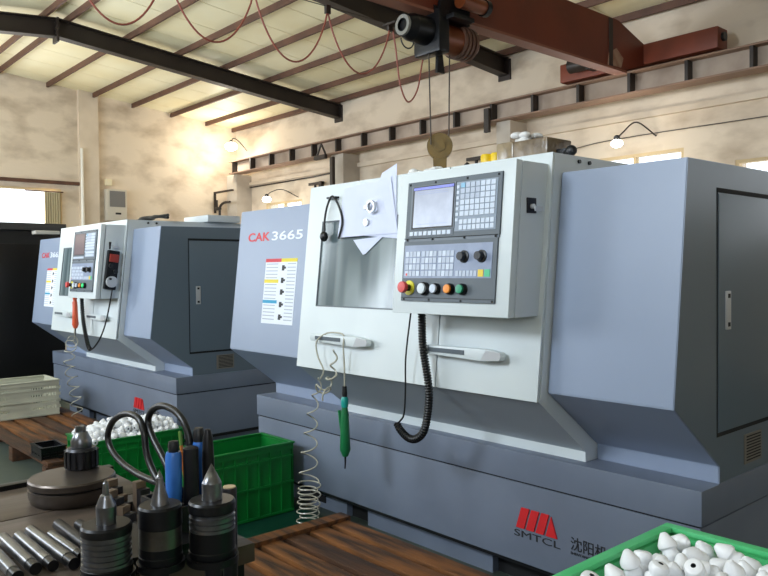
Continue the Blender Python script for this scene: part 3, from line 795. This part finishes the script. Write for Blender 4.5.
t = thing('hanging_cord', (-1.9, -.18, 1.5), 'black cord with a round plug draped over a hook at the near machine window corner', 'cord')
T = Matrix.Translation((1.9, .18, -1.5))
pth = spline([(-1.855, -.20, 1.57), (-1.86, -.195, 1.63), (-1.85, -.185, 1.70), (-1.82, -.18, 1.745), (-1.785, -.18, 1.725), (-1.745, -.18, 1.66), (-1.725, -.19, 1.60), (-1.745, -.198, 1.53)], 8)
obj('cord', MB(BLACKR).tube(pth, .0055, 8), t, T=T)
obj('plug', MB(BLACKR).sphere((-1.855, -.205, 1.545), .024, (1, .8, 1.1), 16), t, T=T)
obj('hook', MB(BLKST).box(-1.86, -1.79, -.182, -.150, 1.735, 1.745), t, T=T)

# things on top of the near machine
t = thing('wrapped_parcel', (-.86, .2, 1.81), 'plastic wrapped brown parcel on top of the near machine behind the control box', 'parcel')
m_ = MB(CARD); m_.box(-.13, .14, -.08, .1, 0, .12, .012)
obj('carton', m_, t)
m_ = MB(mat('plastic film', (150, 134, 108), .2, var=(96, 80, 58), scale=20, amt=.6)).box(-.135, -.04, -.085, .105, -.0, .122, .012)
obj('film_wrap', m_, t)
random.seed(3); m_ = MB(RAG)
for k in range(9): m_.sphere((-.03+random.uniform(-.07, .06), random.uniform(-.04, .05), .105+random.uniform(0, .035)), random.uniform(.015, .028), (1.3, 1, .7), 8)
tag(obj('crumpled_rag', m_, T=Matrix.Translation((-.86, .2, 1.828))), 'crumpled white rag on top of the wrapped parcel', 'rag')
m_ = MB(BLACKP).cyl((-.69, .2, 1.845), (-.63, .16, 1.865), .018, 12).sphere((-.63, .16, 1.86), .026, (1, .8, .9), 12).box(-.72, -.67, .18, .24, 1.81, 1.88, .006)
tag(obj('spray_nozzle', m_), 'black plastic trigger head lying right of the wrapped parcel', 'tool')
for x, lab in ((-1.12, 'left yellow cap on top of the near machine behind the screen'), (-1.06, 'right yellow cap on top of the near machine beside the parcel')):
    y_ = thing('yellow_cap', (x, .2, 1.81), lab, 'cap', 'yellow caps on the near machine')
    obj('cap', MB(mat('cap yellow', (226, 190, 20), .4)).lathe([(.028, .035), (.03, .05), (.03, .09), (.026, .097), (0, .1)], seg=18), y_)
    obj('base', MB(BLACKP).box(-.028, .028, -.028, .028, 0, .036, .004), y_)
random.seed(5)
for k, (x, lab) in enumerate(((-1.27, 'crumpled white tissue on the near machine top left of the yellow caps'), (-1.38, 'crumpled white tissue on the near machine top above the screen corner'))):
    m_ = MB(RAG)
    for j in range(6): m_.sphere((x+random.uniform(-.03, .03), .0+random.uniform(-.02, .02), 1.825+random.uniform(0, .015)), random.uniform(.015, .022), (1.3, 1, .7), 8)
    tag(obj('tissue', m_), lab, 'rag')
m_ = MB(BLACKP).box(-1.42, -1.1, -.02+.1, .02+.1, 1.81, 1.825).cyl((-1.2, .1, 1.825), (-1.15, .1, 1.86), .01, 8)
tag(obj('cable_duct', m_), 'black cable duct lying along the near machine top behind the screen', 'duct')
# things on top of the far machine
tag(obj('junction_housing', MB(GREYW).box(-4.78, -4.36, .5, .8, 1.784, 1.84, .004)), 'pale grey flat box on top of the far machine', 'box')
tag(obj('black_bar', MB(BLKST).box(-4.25, -3.5, .9, .95, 1.74, 1.81, .004).box(-4.1, -4.06, .9, .95, 1.5, 1.78)), 'black bar on top at the right end of the far machine', 'bar')
random.seed(9)
m_ = MB(BLACKR)
for k in range(2):
    pts = [(-4.62+.13*i+random.uniform(-.03, .03)-.25, .15+random.uniform(-.06, .06), 1.80+random.uniform(0, .03)) for i in range(5)]
    m_.tube(spline(pts, 6), .012, 8)
tag(obj('cable_tangle', m_), 'black tangle of cable lying on the far machine top above the pendant', 'cable')

# black cabinet far left
t = thing('black_cabinet', (-7.75, -.4, 0), 'tall black machine cabinet standing left of the far machine', 'cabinet')
obj('body', MB(BLKCAB).box(-.5, .15, -1.5, .83, 0, 1.85, .01), t)
obj('top_cap', MB(mat('dark cap', (58, 58, 58), .4)).box(-.55, .2, -1.55, .85, 1.85, 1.93, .01), t, 'dark grey top rim')
obj('front_panel', MB(mat('black door', (13, 13, 15), .35)).box(.15, .165, .02, .8, .1, 1.7, .003), t)
obj('front_panel', MB(mat('black door2', (16, 17, 19), .35)).box(.15, .165, -1.4, -.1, .1, 1.7, .003), t)
obj('hinge_post', MB(mat('black post', (30, 32, 36), .4)).box(.15, .18, -.09, .01, .1, 1.75, .004), t)
for zz, rr in ((1.52-.0, .03), (1.37, .03), (1.27, .035)):
    obj('gauge', MB(mat('gauge pale', (120, 120, 110), .4)).box(.165, .175, -.30, -.22, zz-rr, zz+rr, .004), t)
m_ = MB(mat('lamp lens dim', (190, 188, 180), .3)).box(-7.3, -7.16, -.0, .25, 1.79, 1.83, .01)
m_.m(BLKST).box(-7.6, -7.3, .1, .14, 1.8, 1.815)
tag(obj('machine_lamp', m_), 'small pale lamp bar sticking out at the top of the black cabinet', 'lamp')

# ------------------------------------------------------------------ floor things
def pallet(name, x0, x1, y0, y1, nslat, label, zt=.13):
    t = thing(name, ((x0+x1)/2, (y0+y1)/2, 0), label, 'pallet', 'wooden duckboards at the machines')
    cx, cy = (x0+x1)/2, (y0+y1)/2
    w = (y1-y0)/nslat
    for k in range(nslat):
        a = y0+k*w+.016; b = y0+(k+1)*w-.016
        obj('slat', MB(WOOD if k % 3 else WOODD).box(x0-cx+.0, x1-cx, a-cy, b-cy, zt-.028, zt, .004), t)
    nb = max(3, int((x1-x0)/.7)+1)
    for k in range(nb):
        xx = x0+.0+(x1-x0-.09)*k/(nb-1)
        obj('bearer', MB(WOODD).box(xx-cx, xx+.09-cx, y0-cy+.005, y1-cy-.005, 0.0, zt-.028, .004), t)
    return t
t = pallet('duckboard', -1.76, .5, -.98, -.17, 6, 'brown wooden slatted duckboard on the floor in front of the near machine')
obj('end_board', MB(WOOD).box(-1.76+.63-.02, -1.70+.63, -.4, .4, .125, .15, .003), t)
pallet('duckboard', -6.3, -3.92, -.94, -.13, 6, 'brown wooden slatted duckboard on the floor carrying the cream crate')
struct('trim_20', MB(MATG).box(-2.9, -1.3, -1.3, -.02, 0.0, .004))

def crate(name, x0, y0, z0, dx, dy, dz, mtl, label, group, ribs=True, t_=.012, perf=False):
    t = thing(name, (x0+dx/2, y0+dy/2, z0), label, 'crate', group)
    hx, hy = dx/2, dy/2
    obj('floor_panel', MB(mtl).box(-hx+.01, hx-.01, -hy+.01, hy-.01, 0, .012), t)
    for nm, ax, s in (('side_wall', 'x', 1), ('side_wall', 'x', -1), ('end_wall', 'y', 1), ('end_wall', 'y', -1)):
        m_ = MB(mtl); L_ = hy if ax == 'x' else hx; H_ = hx if ax == 'x' else hy
        def bx(u0, u1, w0, w1, z0_, z1_, bev=0):
            w0_, w1_ = (w0, w1) if s > 0 else (-w1, -w0)
            if ax == 'x': m_.box(w0_, w1_, u0, u1, z0_, z1_, bev)
            else: m_.box(u0, u1, w0_, w1_, z0_, z1_, bev)
        g = .0 if ax == 'x' else .012
        if perf:
            rows = 4; zz = [.0, .05]+[.05+(dz-.1)*(i+1)/rows for i in range(rows)]+[dz]
            bx(-L_+g, L_-g, H_-.018, H_-.008, 0, .06)
            for i in range(rows):
                za = .06+(dz-.08)*i/rows; zb = .06+(dz-.08)*(i+1)/rows
                bx(-L_+g, L_-g, H_-.018, H_-.008, zb-.028, zb)
                n = int(2*L_/.022)
                for k in range(n+1):
                    u = -L_+g+(2*L_-2*g)*k/n
                    if (k//9) % 2 == 0 or k % 9 == 0: bx(u-.005, u+.005, H_-.018, H_-.008, za, zb-.028)
                    else:
                        bx(u-.012, u+.012, H_-.016, H_-.01, za, zb-.028)
        else: bx(-L_+g, L_-g, H_-.018, H_-.010, 0.0, dz-.004)
        for zc_ in (dz-.015, dz-.07, dz*.45, .012):
            bx(-L_+g*.5, L_-g*.5, H_-.010, H_-.001, zc_-.006 if zc_ != dz-.015 else dz-.03, zc_+.006 if zc_ != dz-.015 else dz)
        if ribs:
            n = max(3, int(2*L_/.075))
            for k in range(n+1):
                u = -L_+.006+(2*L_-.012)*k/n; bx(u-.004, u+.004, H_-.010, H_-.002, .01, dz-.02)
        obj(nm, m_, t)
    rim = MB(mtl)
    for a, b, c_, d_ in ((-hx-.006, hx+.006, hy-.016, hy+.006), (-hx-.006, hx+.006, -hy-.006, -hy+.016), (-hx-.006, -hx+.016, -hy+.016, hy-.016), (hx-.016, hx+.006, -hy+.016, hy-.016)):
        rim.box(a, b, c_, d_, dz, dz+.01, .002)
    obj('rim', rim, t)
    return t
crate('green_crate', -2.66, -.68, .004, .33, .6, .39, GREEN, 'empty dark green ribbed crate on the floor before the left end of the near machine', 'green plastic crates')
crate('green_crate', -3.53, -.93, .0, .36, .6, .38, GREEN, 'green plastic crate heaped with white plugs between the two machines', 'green plastic crates')
crate('cream_crate', -6.05, -.9, .13, .4, .62, .30, CREAM, 'cream perforated plastic crate on the far duckboard', None, ribs=False, perf=True)
crate('black_tray', -4.25, -.93, .13, .22, .16, .07, BLKST, 'small black ribbed plastic tray on the corner of the far duckboard', None)
crate('green_crate', .44, -1.67, .60, .40, .60, .24, GREEN2, 'worn light green crate full of white nylon plugs in the right foreground', 'green plastic crates')

# white nylon plugs
def plug_mesh():
    m_ = MB(PLUG)
    r = .0215
    m_.lathe([(0.0055, -.034), (.011, -.0345), (.0185, -.031), (.0215, -.024), (.0215, -.016), (.0175, -.009), (.0175, -.005), (.0225, .000), (.0225, .008), (.017, .018), (.009, .031), (.0055, .0345)], seg=20, cap=False)
    m_.m(PLUGH).lathe([(.0055, -.034), (.0055, -.02), (0, -.02)], seg=12, cap=False)
    m_.m(PLUG).lathe([(.0055, .0345), (0, .0345)], seg=12, cap=False)
    return m_
plug0 = obj('nylon_plug', plug_mesh()); used = False
def place_plug(p, rot, label, group, s=1.0):
    global used
    o = plug0 if not used else plug0.copy()
    if used: COL.objects.link(o)
    used = True
    o.location = p; o.rotation_euler = rot; o.scale = (s, s, s)
    tag(o, label, 'plug', group)
plug0.data.transform(Matrix.Translation((0, 0, -.0345)))
random.seed(21)
gx, gy = .047, .047
for layer in range(2):
    for i in range(8):
        for j in range(10):
            x = .44+.033+i*.0465+(layer % 2)*.02+random.uniform(-.005, .005); y = -1.07-.033-j*.0455-(layer % 2)*.02+random.uniform(-.005, .005)
            if x > .80 or y < -1.62: continue
            edge = min(x-.44, .84-x, -1.07-y, y+1.67)
            h_ = .796 if layer == 0 else .834+.010*math.sin(i*1.3+j*1.9)
            if layer == 1 and edge < .05: h_ -= .012
            place_plug((x, y, h_+random.uniform(-.004, .004)), (random.uniform(-1.2, 1.2)+(PI if random.random() < .5 else 0), random.uniform(-1.1, 1.1), random.uniform(0, 6.3)),
                       'turned white nylon plug among the heap in the worn light green foreground crate', 'white nylon plugs in the foreground crate', .8)
random.seed(4)
m_ = MB(PLUG)
for i in range(9):
    for j in range(13):
        m_.sphere((.475+i*.041, -1.105-j*.044, .745+random.uniform(-.008, .008)), .024, (1, 1, 1), 8)
m_.box(.47, .81, -1.64, -1.1, .615, .745)
tag(obj('plug_filling', m_), 'white nylon plugs lying deeper in the worn light green foreground crate', 'plugs', kind='stuff')
for i in range(7):
    for j in range(12):
        x = -3.50+i*.05+random.uniform(-.01, .01); y = -.90+j*.048+random.uniform(-.01, .01)
        u = (i-3)/3; v = (j-5.5)/5.5
        z = .385+.07*(1-u*u)*(1-v*v*.6)+random.uniform(-.01, .012)
        place_plug((x, y, z), (random.uniform(-1.4, 1.4), random.uniform(-1.2, 1.2), random.uniform(0, 6.3)),
                   'turned white plug among the heap in the green crate between the machines', 'white plugs in the crate between the machines')
m_ = MB(PLUG).box(-3.5, -3.2, -.9, -.36, .02, .37)
for i in range(8):
    for j in range(13):
        u = (i-3.5)/3.5; v = (j-6)/6
        m_.sphere((-3.49+i*.04, -.89+j*.044, .36+.06*(1-u*u)*(1-v*v*.6)), .026, (1, 1, 1), 8)
tag(obj('plug_filling', m_), 'white plugs lying deeper in the green crate between the machines', 'plugs', kind='stuff')

# trolley below the foreground crate
t = thing('steel_trolley', (.64, -1.37, 0), 'plain steel trolley carrying the worn light green crate', 'trolley')
obj('shelf', MB(DSTEEL).box(-.25, .25, -.34, .34, .575, .6, .004), t)
obj('shelf', MB(DSTEEL).box(-.23, .23, -.32, .32, .18, .2, .004), t)
for sx in (-1, 1):
    for sy in (-1, 1):
        obj('leg', MB(DSTEEL).box(sx*.235-.015, sx*.235+.015, sy*.325-.015, sy*.325+.015, .0, .575), t)

# ------------------------------------------------------------------ bench and tools
t = thing('workbench', (-.555, -2.2, 0), 'worn brown topped workbench in the left foreground carrying turning tools', 'bench')
for k in range(3):
    obj('top_board', MB(BENCH).box(-.385+k*.26, -.385+(k+1)*.26-.004, -.85, .53, .76, .80, .003), t)
obj('edge_strip', MB(BLKST).box(-.42, -.388, -.86, .54, .74, .812, .003), t, 'black steel lip along the bench edge')
for sx in (-.36, .35):
    for sy in (-.8, .48):
        obj('leg', MB(DSTEEL).box(sx-.03, sx+.03, sy-.03, sy+.03, 0, .76), t)
obj('cross_rail', MB(DSTEEL).box(-.33, .32, .47, .5, .66, .76), t)
# chuck plate
dx, dy = -.745, -1.845
m_ = MB(mat('plate steel', (96, 88, 82), .36, .75, var=(74, 66, 60), scale=12, amt=.6)).lathe([(.092, 0), (.098, .006), (.103, .02), (.103, .036), (.097, .039), (.1035, .043), (.1035, .056), (.1, .06)], c=(0, 0, 0), seg=48)
t = thing('chuck_backplate', (dx, dy, .80), 'thick round dark steel chuck plate lying on the bench', 'machine part')
obj('disc', m_, t)
obj('edge_groove', MB(BLKST).lathe([(.1005, .0385), (.1005, .0405)], seg=48), t)
t = thing('drill_chuck', (-.805, -1.80, .86), 'small toothed drill chuck standing on the round steel plate', 'tool'); t.scale = (1.15, 1.15, 1.2)
m_ = MB(DSTEEL).lathe([(.032, 0), (.034, .004), (.034, .04), (.030, .045)], seg=24)
for k in range(16):
    a = 2*PI*k/16; m_.box(.033, .037, -.004, .004, .004, .04, M=Matrix.Rotation(a, 4, 'Z'))
obj('toothed_ring', m_, t)
obj('chuck_body', MB(STEEL).lathe([(.022, .045), (.023, .05), (.023, .06), (.014, .078), (.010, .08)], seg=20), t)
for k in range(3):
    a = 2*PI*k/3+.4; obj('jaw', MB(STEEL).box(.002, .012, -.004, .004, .07, .092, .001, M=Matrix.Rotation(a, 4, 'Z')), t)
# steel shafts
rods = [((-.52, -2.066), (-.30, -2.066), .0125, 'short steel shaft, second from the viewer side on the bench', STEEL),
        ((-.515, -2.036), (-.295, -2.036), .0115, 'steel shaft with a stepped end, third from the viewer side', STEEL),
        ((-.53, -2.008), (-.275, -2.003), .0125, 'longest bright steel shaft in the middle of the row on the bench', STEEL),
        ((-.48, -1.981), (-.31, -1.977), .010, 'thin steel shaft behind the longest one', STEEL),
        ((-.53, -1.95), (-.33, -1.951), .0125, 'dark ended steel shaft lying apart behind the row', DSTEEL),
        ((-.50, -2.1), (-.285, -2.102), .012, 'steel shaft nearest the viewer at the bottom of the photo', STEEL),
        ((-.50, -1.915), (-.39, -1.912), .012, 'short dark steel stub next to the left live centre', DSTEEL)]
for (a, b, r_, lab, mm_) in rods:
    t = thing('steel_shaft', ((a[0]+b[0])/2, (a[1]+b[1])/2, .8), lab, 'shaft', 'turned shafts on the bench')
    T = Matrix.Translation((-(a[0]+b[0])/2, -(a[1]+b[1])/2, 0))
    A = Vector((a[0], a[1], r_)); B = Vector((b[0], b[1], r_)); M_ = A.lerp(B, .86)
    obj('shank', MB(mm_).cyl(A, M_, r_, 20), t, T=T)
    obj('end_collar', MB(BLKST).cyl(M_, B, r_*.93, 20), t, 'blackened end', T=T)
# tool rack with live centres
RK = Vector((-.06, -1.93, 0))
t = thing('tool_rack', (-.2, -1.93, .8), 'black steel tool rack bracket at the bench edge holding the live centres', 'rack')
obj('clamp_block', MB(BLKST).box(-.08, .03, -.06, .09, 0, .05, .004), t)
rp = MB(BLKST)
C3 = [(-.072, -2.018, .0425), (-.057, -1.928, .038), (-.019, -1.847, .042)]
for (x, y, r_) in C3:
    rp.lathe([(r_+.004, .05), (r_+.004, .062), (.018, .062), (.018, .05), (r_+.004, .05)], c=(x+.2, y+1.93, 0), seg=28, cap=False)
rp.box(-.08, .1, -.05, .1, .05, .0615)
obj('holder_plate', rp, t)
CHRB = mat('chrome band', (120, 116, 110), 0.3, 0.85, var=(60, 58, 56), scale=18, amt=.7)
def live_centre(x, y, r_, zt, lab, nose, grooves, chrome):
    t = thing('live_centre', (x, y, .862), lab, 'tool', 'live centres in the rack')
    H = zt-.862
    prof = [(r_*.96, .0), (r_, .003)]
    obj('lower_ring', MB(BLKST).lathe([(r_*.97, 0), (r_, .003), (r_, .012), (r_*.97, .013)], seg=36), t)
    zc, ch = grooves                     # where the bright zone starts, collar height
    top = H-ch
    if zc > .014: obj('lower_body', MB(BLKST).lathe([(r_*.97, .013), (r_*.98, zc)], seg=36), t, sharp=14)
    g = MB(chrome); z = zc; pr = []
    if chrome is not CHRB:
        while z < top-.004:
            pr += [(r_*.97, z), (r_*.97, z+.0055), (r_*.9, z+.0065), (r_*.9, z+.0085)]; z += .0095
    else: pr += [(r_*.97, zc), (r_*.97, top)]
    pr.append((r_*.95, top)); g.lathe(pr, seg=36); obj('body', g, t, sharp=14)
    obj('collar', MB(BLKST).lathe([(r_*.98, top), (r_, top+.002), (r_*.99, H-.004), (r_*.92, H), (r_*.4, H)], seg=36), t, 'black collar', sharp=14)
    obj('nose', MB(STEEL).lathe([(a, H+b) for a, b in nose], seg=36), t, 'bright steel centre point', sharp=14)
    obj('taper_shank', MB(DSTEEL).lathe([(.009, -.16), (.011, -.158), (.016, 0)], seg=20), t)
live_centre(-.072, -2.018, .0425, .945, 'left live centre with stepped nose and ringed steel body', [(.016, 0), (.0165, .03), (.009, .048), (.0055, .05), (.0045, .068), (0, .075)], (.014, .016), STEEL)
live_centre(-.057, -1.928, .038, .962, 'middle live centre with slender point and plain chrome band', [(.016, 0), (.014, .012), (.007, .034), (.0062, .046), (0, .062)], (.028, .038), CHRB)
live_centre(-.019, -1.847, .042, .962, 'right live centre with the plain wide cone point', [(.018, 0), (.0175, .03), (0, .065)], (.048, .02), STEEL)
# tool caddy
t = thing('tool_caddy', (-.23, -1.80, .8), 'black open tool caddy at the bench edge behind the live centres', 'caddy')
m_ = MB(BLACKP)
for a, b, c_, d_, z0, z1 in ((-.065, .065, -.06, .06, 0, .008), (-.065, .065, -.06, -.054, .008, .11), (-.065, .065, .054, .06, .008, .11), (-.065, -.059, -.054, .054, .008, .11), (.059, .065, -.054, .054, .008, .11)): m_.box(a, b, c_, d_, z0, z1)
obj('cup', m_, t)
def upright(name, x, y, z0, prof, mtl, lab, cat, tilt=(0, 0), extra=None):
    t = thing(name, (x, y, z0), lab, cat)
    Mt = Euler((tilt[0], tilt[1], 0)).to_matrix().to_4x4()
    for nm, pr, m2 in prof: obj(nm, MB(m2).lathe(pr, seg=20), t, T=Mt)
    return t
upright('screwdriver', -.205, -1.83, .812, [('handle', [(.012, .09), (.0155, .1), (.0165, .125), (.0165, .19), (.014, .2)], BLUEP), ('end_cap', [(.010, .2), (.011, .212), (.009, .221), (0, .223)], BLACKP), ('shank', [(.004, 0), (.004, .09)], STEEL)], None, 'screwdriver with a thick bright blue handle standing in the tool caddy', 'tool')
upright('screwdriver', -.222, -1.765, .812, [('handle', [(.010, .1), (.014, .11), (.014, .20), (.012, .208)], BLUEP), ('end_cap', [(.012, .208), (.013, .222), (.009, .236), (0, .237)], BLACKP), ('shank', [(.004, 0), (.004, .1)], STEEL)], None, 'second blue handled screwdriver half hidden behind the grey tube', 'tool')
upright('steel_tube', -.19, -1.80, .812, [('tube', [(.0155, 0), (.0155, .205), (.011, .208)], DSTEEL)], None, 'dark grey steel tube standing right of the blue handle', 'tube')
upright('file_handle', -.184, -1.765, .812, [('handle', [(.010, .03), (.0125, .1), (.0125, .18), (.010, .222), (.006, .238), (0, .24)], BLKST)], None, 'black rounded tool handle standing at the right end of the caddy', 'tool')
# big scissors with loop handles
t = thing('scissors', (-.27, -1.81, .812), 'large scissors with two black loop handles standing in the tool caddy', 'scissors')
T = Matrix.Translation((.27, 1.81, -.812))
lA = [(-.265, .88), (-.32, .912), (-.385, .913), (-.448, .913), (-.538, .922), (-.604, .944), (-.621, .977), (-.582, 1.017), (-.51, 1.042), (-.443, 1.042), (-.412, 1.013), (-.398, .966), (-.352, .925), (-.27, .895)]
lB = [(-.255, .88), (-.309, .941), (-.352, .974), (-.397, 1.004), (-.421, 1.036), (-.399, 1.064), (-.353, 1.079), (-.299, 1.077), (-.258, 1.06), (-.236, 1.032), (-.233, .995), (-.248, .945), (-.255, .89)]
sA = [(x, -1.80, z) for x, z in lA]; sB = [(x, -1.79+.012*k/12, z) for k, (x, z) in enumerate(lB)]
obj('loop_handle', MB(BLACKR).tube(spline(sA, 6), .0075, 10), t, T=T)
obj('loop_handle', MB(BLACKR).tube(spline(sB, 6), .0075, 10), t, T=T)
obj('blade', MB(DSTEEL).tube([(-.268, -1.80, .89), (-.25, -1.80, .85), (-.235, -1.80, .822)], [.008, .008, .003], 6), t, T=T)
obj('blade', MB(DSTEEL).tube([(-.255, -1.788, .89), (-.265, -1.788, .85), (-.275, -1.788, .822)], [.008, .008, .003], 6), t, T=T)
t = tag(obj('pencil', MB(mat('pencil orange', (190, 110, 40), .5)).cyl((-.25, -1.77, .812), (-.292, -1.77, 1.0), .004, 8).m(mat('pencil green', (90, 130, 50), .5)).cyl((-.292, -1.77, 1.0), (-.298, -1.77, 1.03), .004, 8)), 'thin orange and green pencil leaning inside the scissor loops', 'pencil')
# stepped chuck jaws and spanner
for (x, y, rz, lab) in ((-.56, -1.80, .3, 'stepped dark chuck jaw lying right beside the round plate'), (-.50, -1.76, .15, 'stepped chuck jaw lying behind, next to the tool caddy'), (-.475, -1.83, .5, 'stepped chuck jaw in front of the tool caddy')):
    t = thing('chuck_jaw', (x, y, .8), lab, 'machine part', 'stepped chuck jaws on the bench', rz)
    for k in range(4): obj('step', MB(DSTEEL if k % 2 else mat('tan steel', (112, 96, 80), .45, .4)).box(-.035+k*.017, -.035+(k+1)*.017, -.013, .013, 0, .075-k*.016, .001), t)
t = thing('flat_spanner', (-.36, -1.875, .8), 'flat bright steel spanner lying on the bench beside the live centres', 'tool', None, R(-28))
obj('bar', MB(STEEL).box(-.09, .07, -.011, .011, 0.0, .006, .001), t)
obj('head', MB(STEEL).cyl((-.10, 0, 0), (-.10, 0, .007), .022, 20), t)
for (x, y, z, lab) in ((.045, -1.80, .862, 'pale ended steel sleeve behind the right live centre'),):
    pass
t = thing('steel_sleeve', (-.062, -1.787, .79), 'pale ended steel sleeve clamped at the right end of the rack', 'tool')
obj('sleeve', MB(DSTEEL).lathe([(.014, 0), (.014, .17), (.013, .172)], seg=20), t)
obj('end_face', MB(mat('tan face', (190, 170, 136), .5)).lathe([(.012, .172), (.012, .174)], seg=20), t, 'tan end face')

# ------------------------------------------------------------------ light
def area(name, loc, rot, sx, sy, power, color):
    l = bpy.data.lights.new(name, 'AREA'); l.shape = 'RECTANGLE'; l.size = sx; l.size_y = sy; l.energy = power; l.color = color
    o = bpy.data.objects.new(name, l); COL.objects.link(o); o.location = loc; o.rotation_euler = rot; return o
COOL = (.80, .90, 1.0)
# front wall window lights (facing +Y); left pair added, tilted up to brighten the ceiling
for a, b, zl, zh in FWH:
    pw = {-1.85: 112, -5.6: 130, -8.9: 190}.get(a, 110)
    if a > 0: pw = 42
    area('window_daylight', ((a+b)/2, YF+.02, (zl+zh)/2), (R(90 if a > -3 else 118), 0, 0), b-a-.1, zh-zl-.1, pw, COOL)
area('window_daylight', (XE+.03, -.1, 1.95), (0, R(-90), 0), 1.4, 2.9, 90, (1, .95, .86))
w = bpy.data.worlds.new('sky'); S.world = w; w.use_nodes = True
bg = w.node_tree.nodes['Background']; bg.inputs[0].default_value = (.86, .93, 1.0, 1); bg.inputs[1].default_value = 3.0

# ------------------------------------------------------------------ camera
cam = bpy.data.cameras.new('camera'); co = bpy.data.objects.new('camera', cam); COL.objects.link(co)
cam.sensor_width = 36; cam.lens = 749*36/768; cam.clip_end = 60
Rw = ((0.663331036306457, 0.010988917770137089, -0.7482454008938799), (0.748260195752919, -0.023008849818360155, 0.6630062384939069), (-0.009930545020548527, -0.9996748654018852, -0.023485053956027985))
M = Matrix(((Rw[0][0], -Rw[0][1], -Rw[0][2]), (Rw[1][0], -Rw[1][1], -Rw[1][2]), (Rw[2][0], -Rw[2][1], -Rw[2][2]))).to_4x4()
M.translation = Vector((1.1905, -2.5, 1.37)); co.matrix_world = M
S.camera = co
S.view_settings.view_transform = 'Standard'; S.view_settings.look = 'None'
S.view_settings.exposure = 0.0; S.view_settings.gamma = 1.0; S.view_settings.use_curve_mapping = False
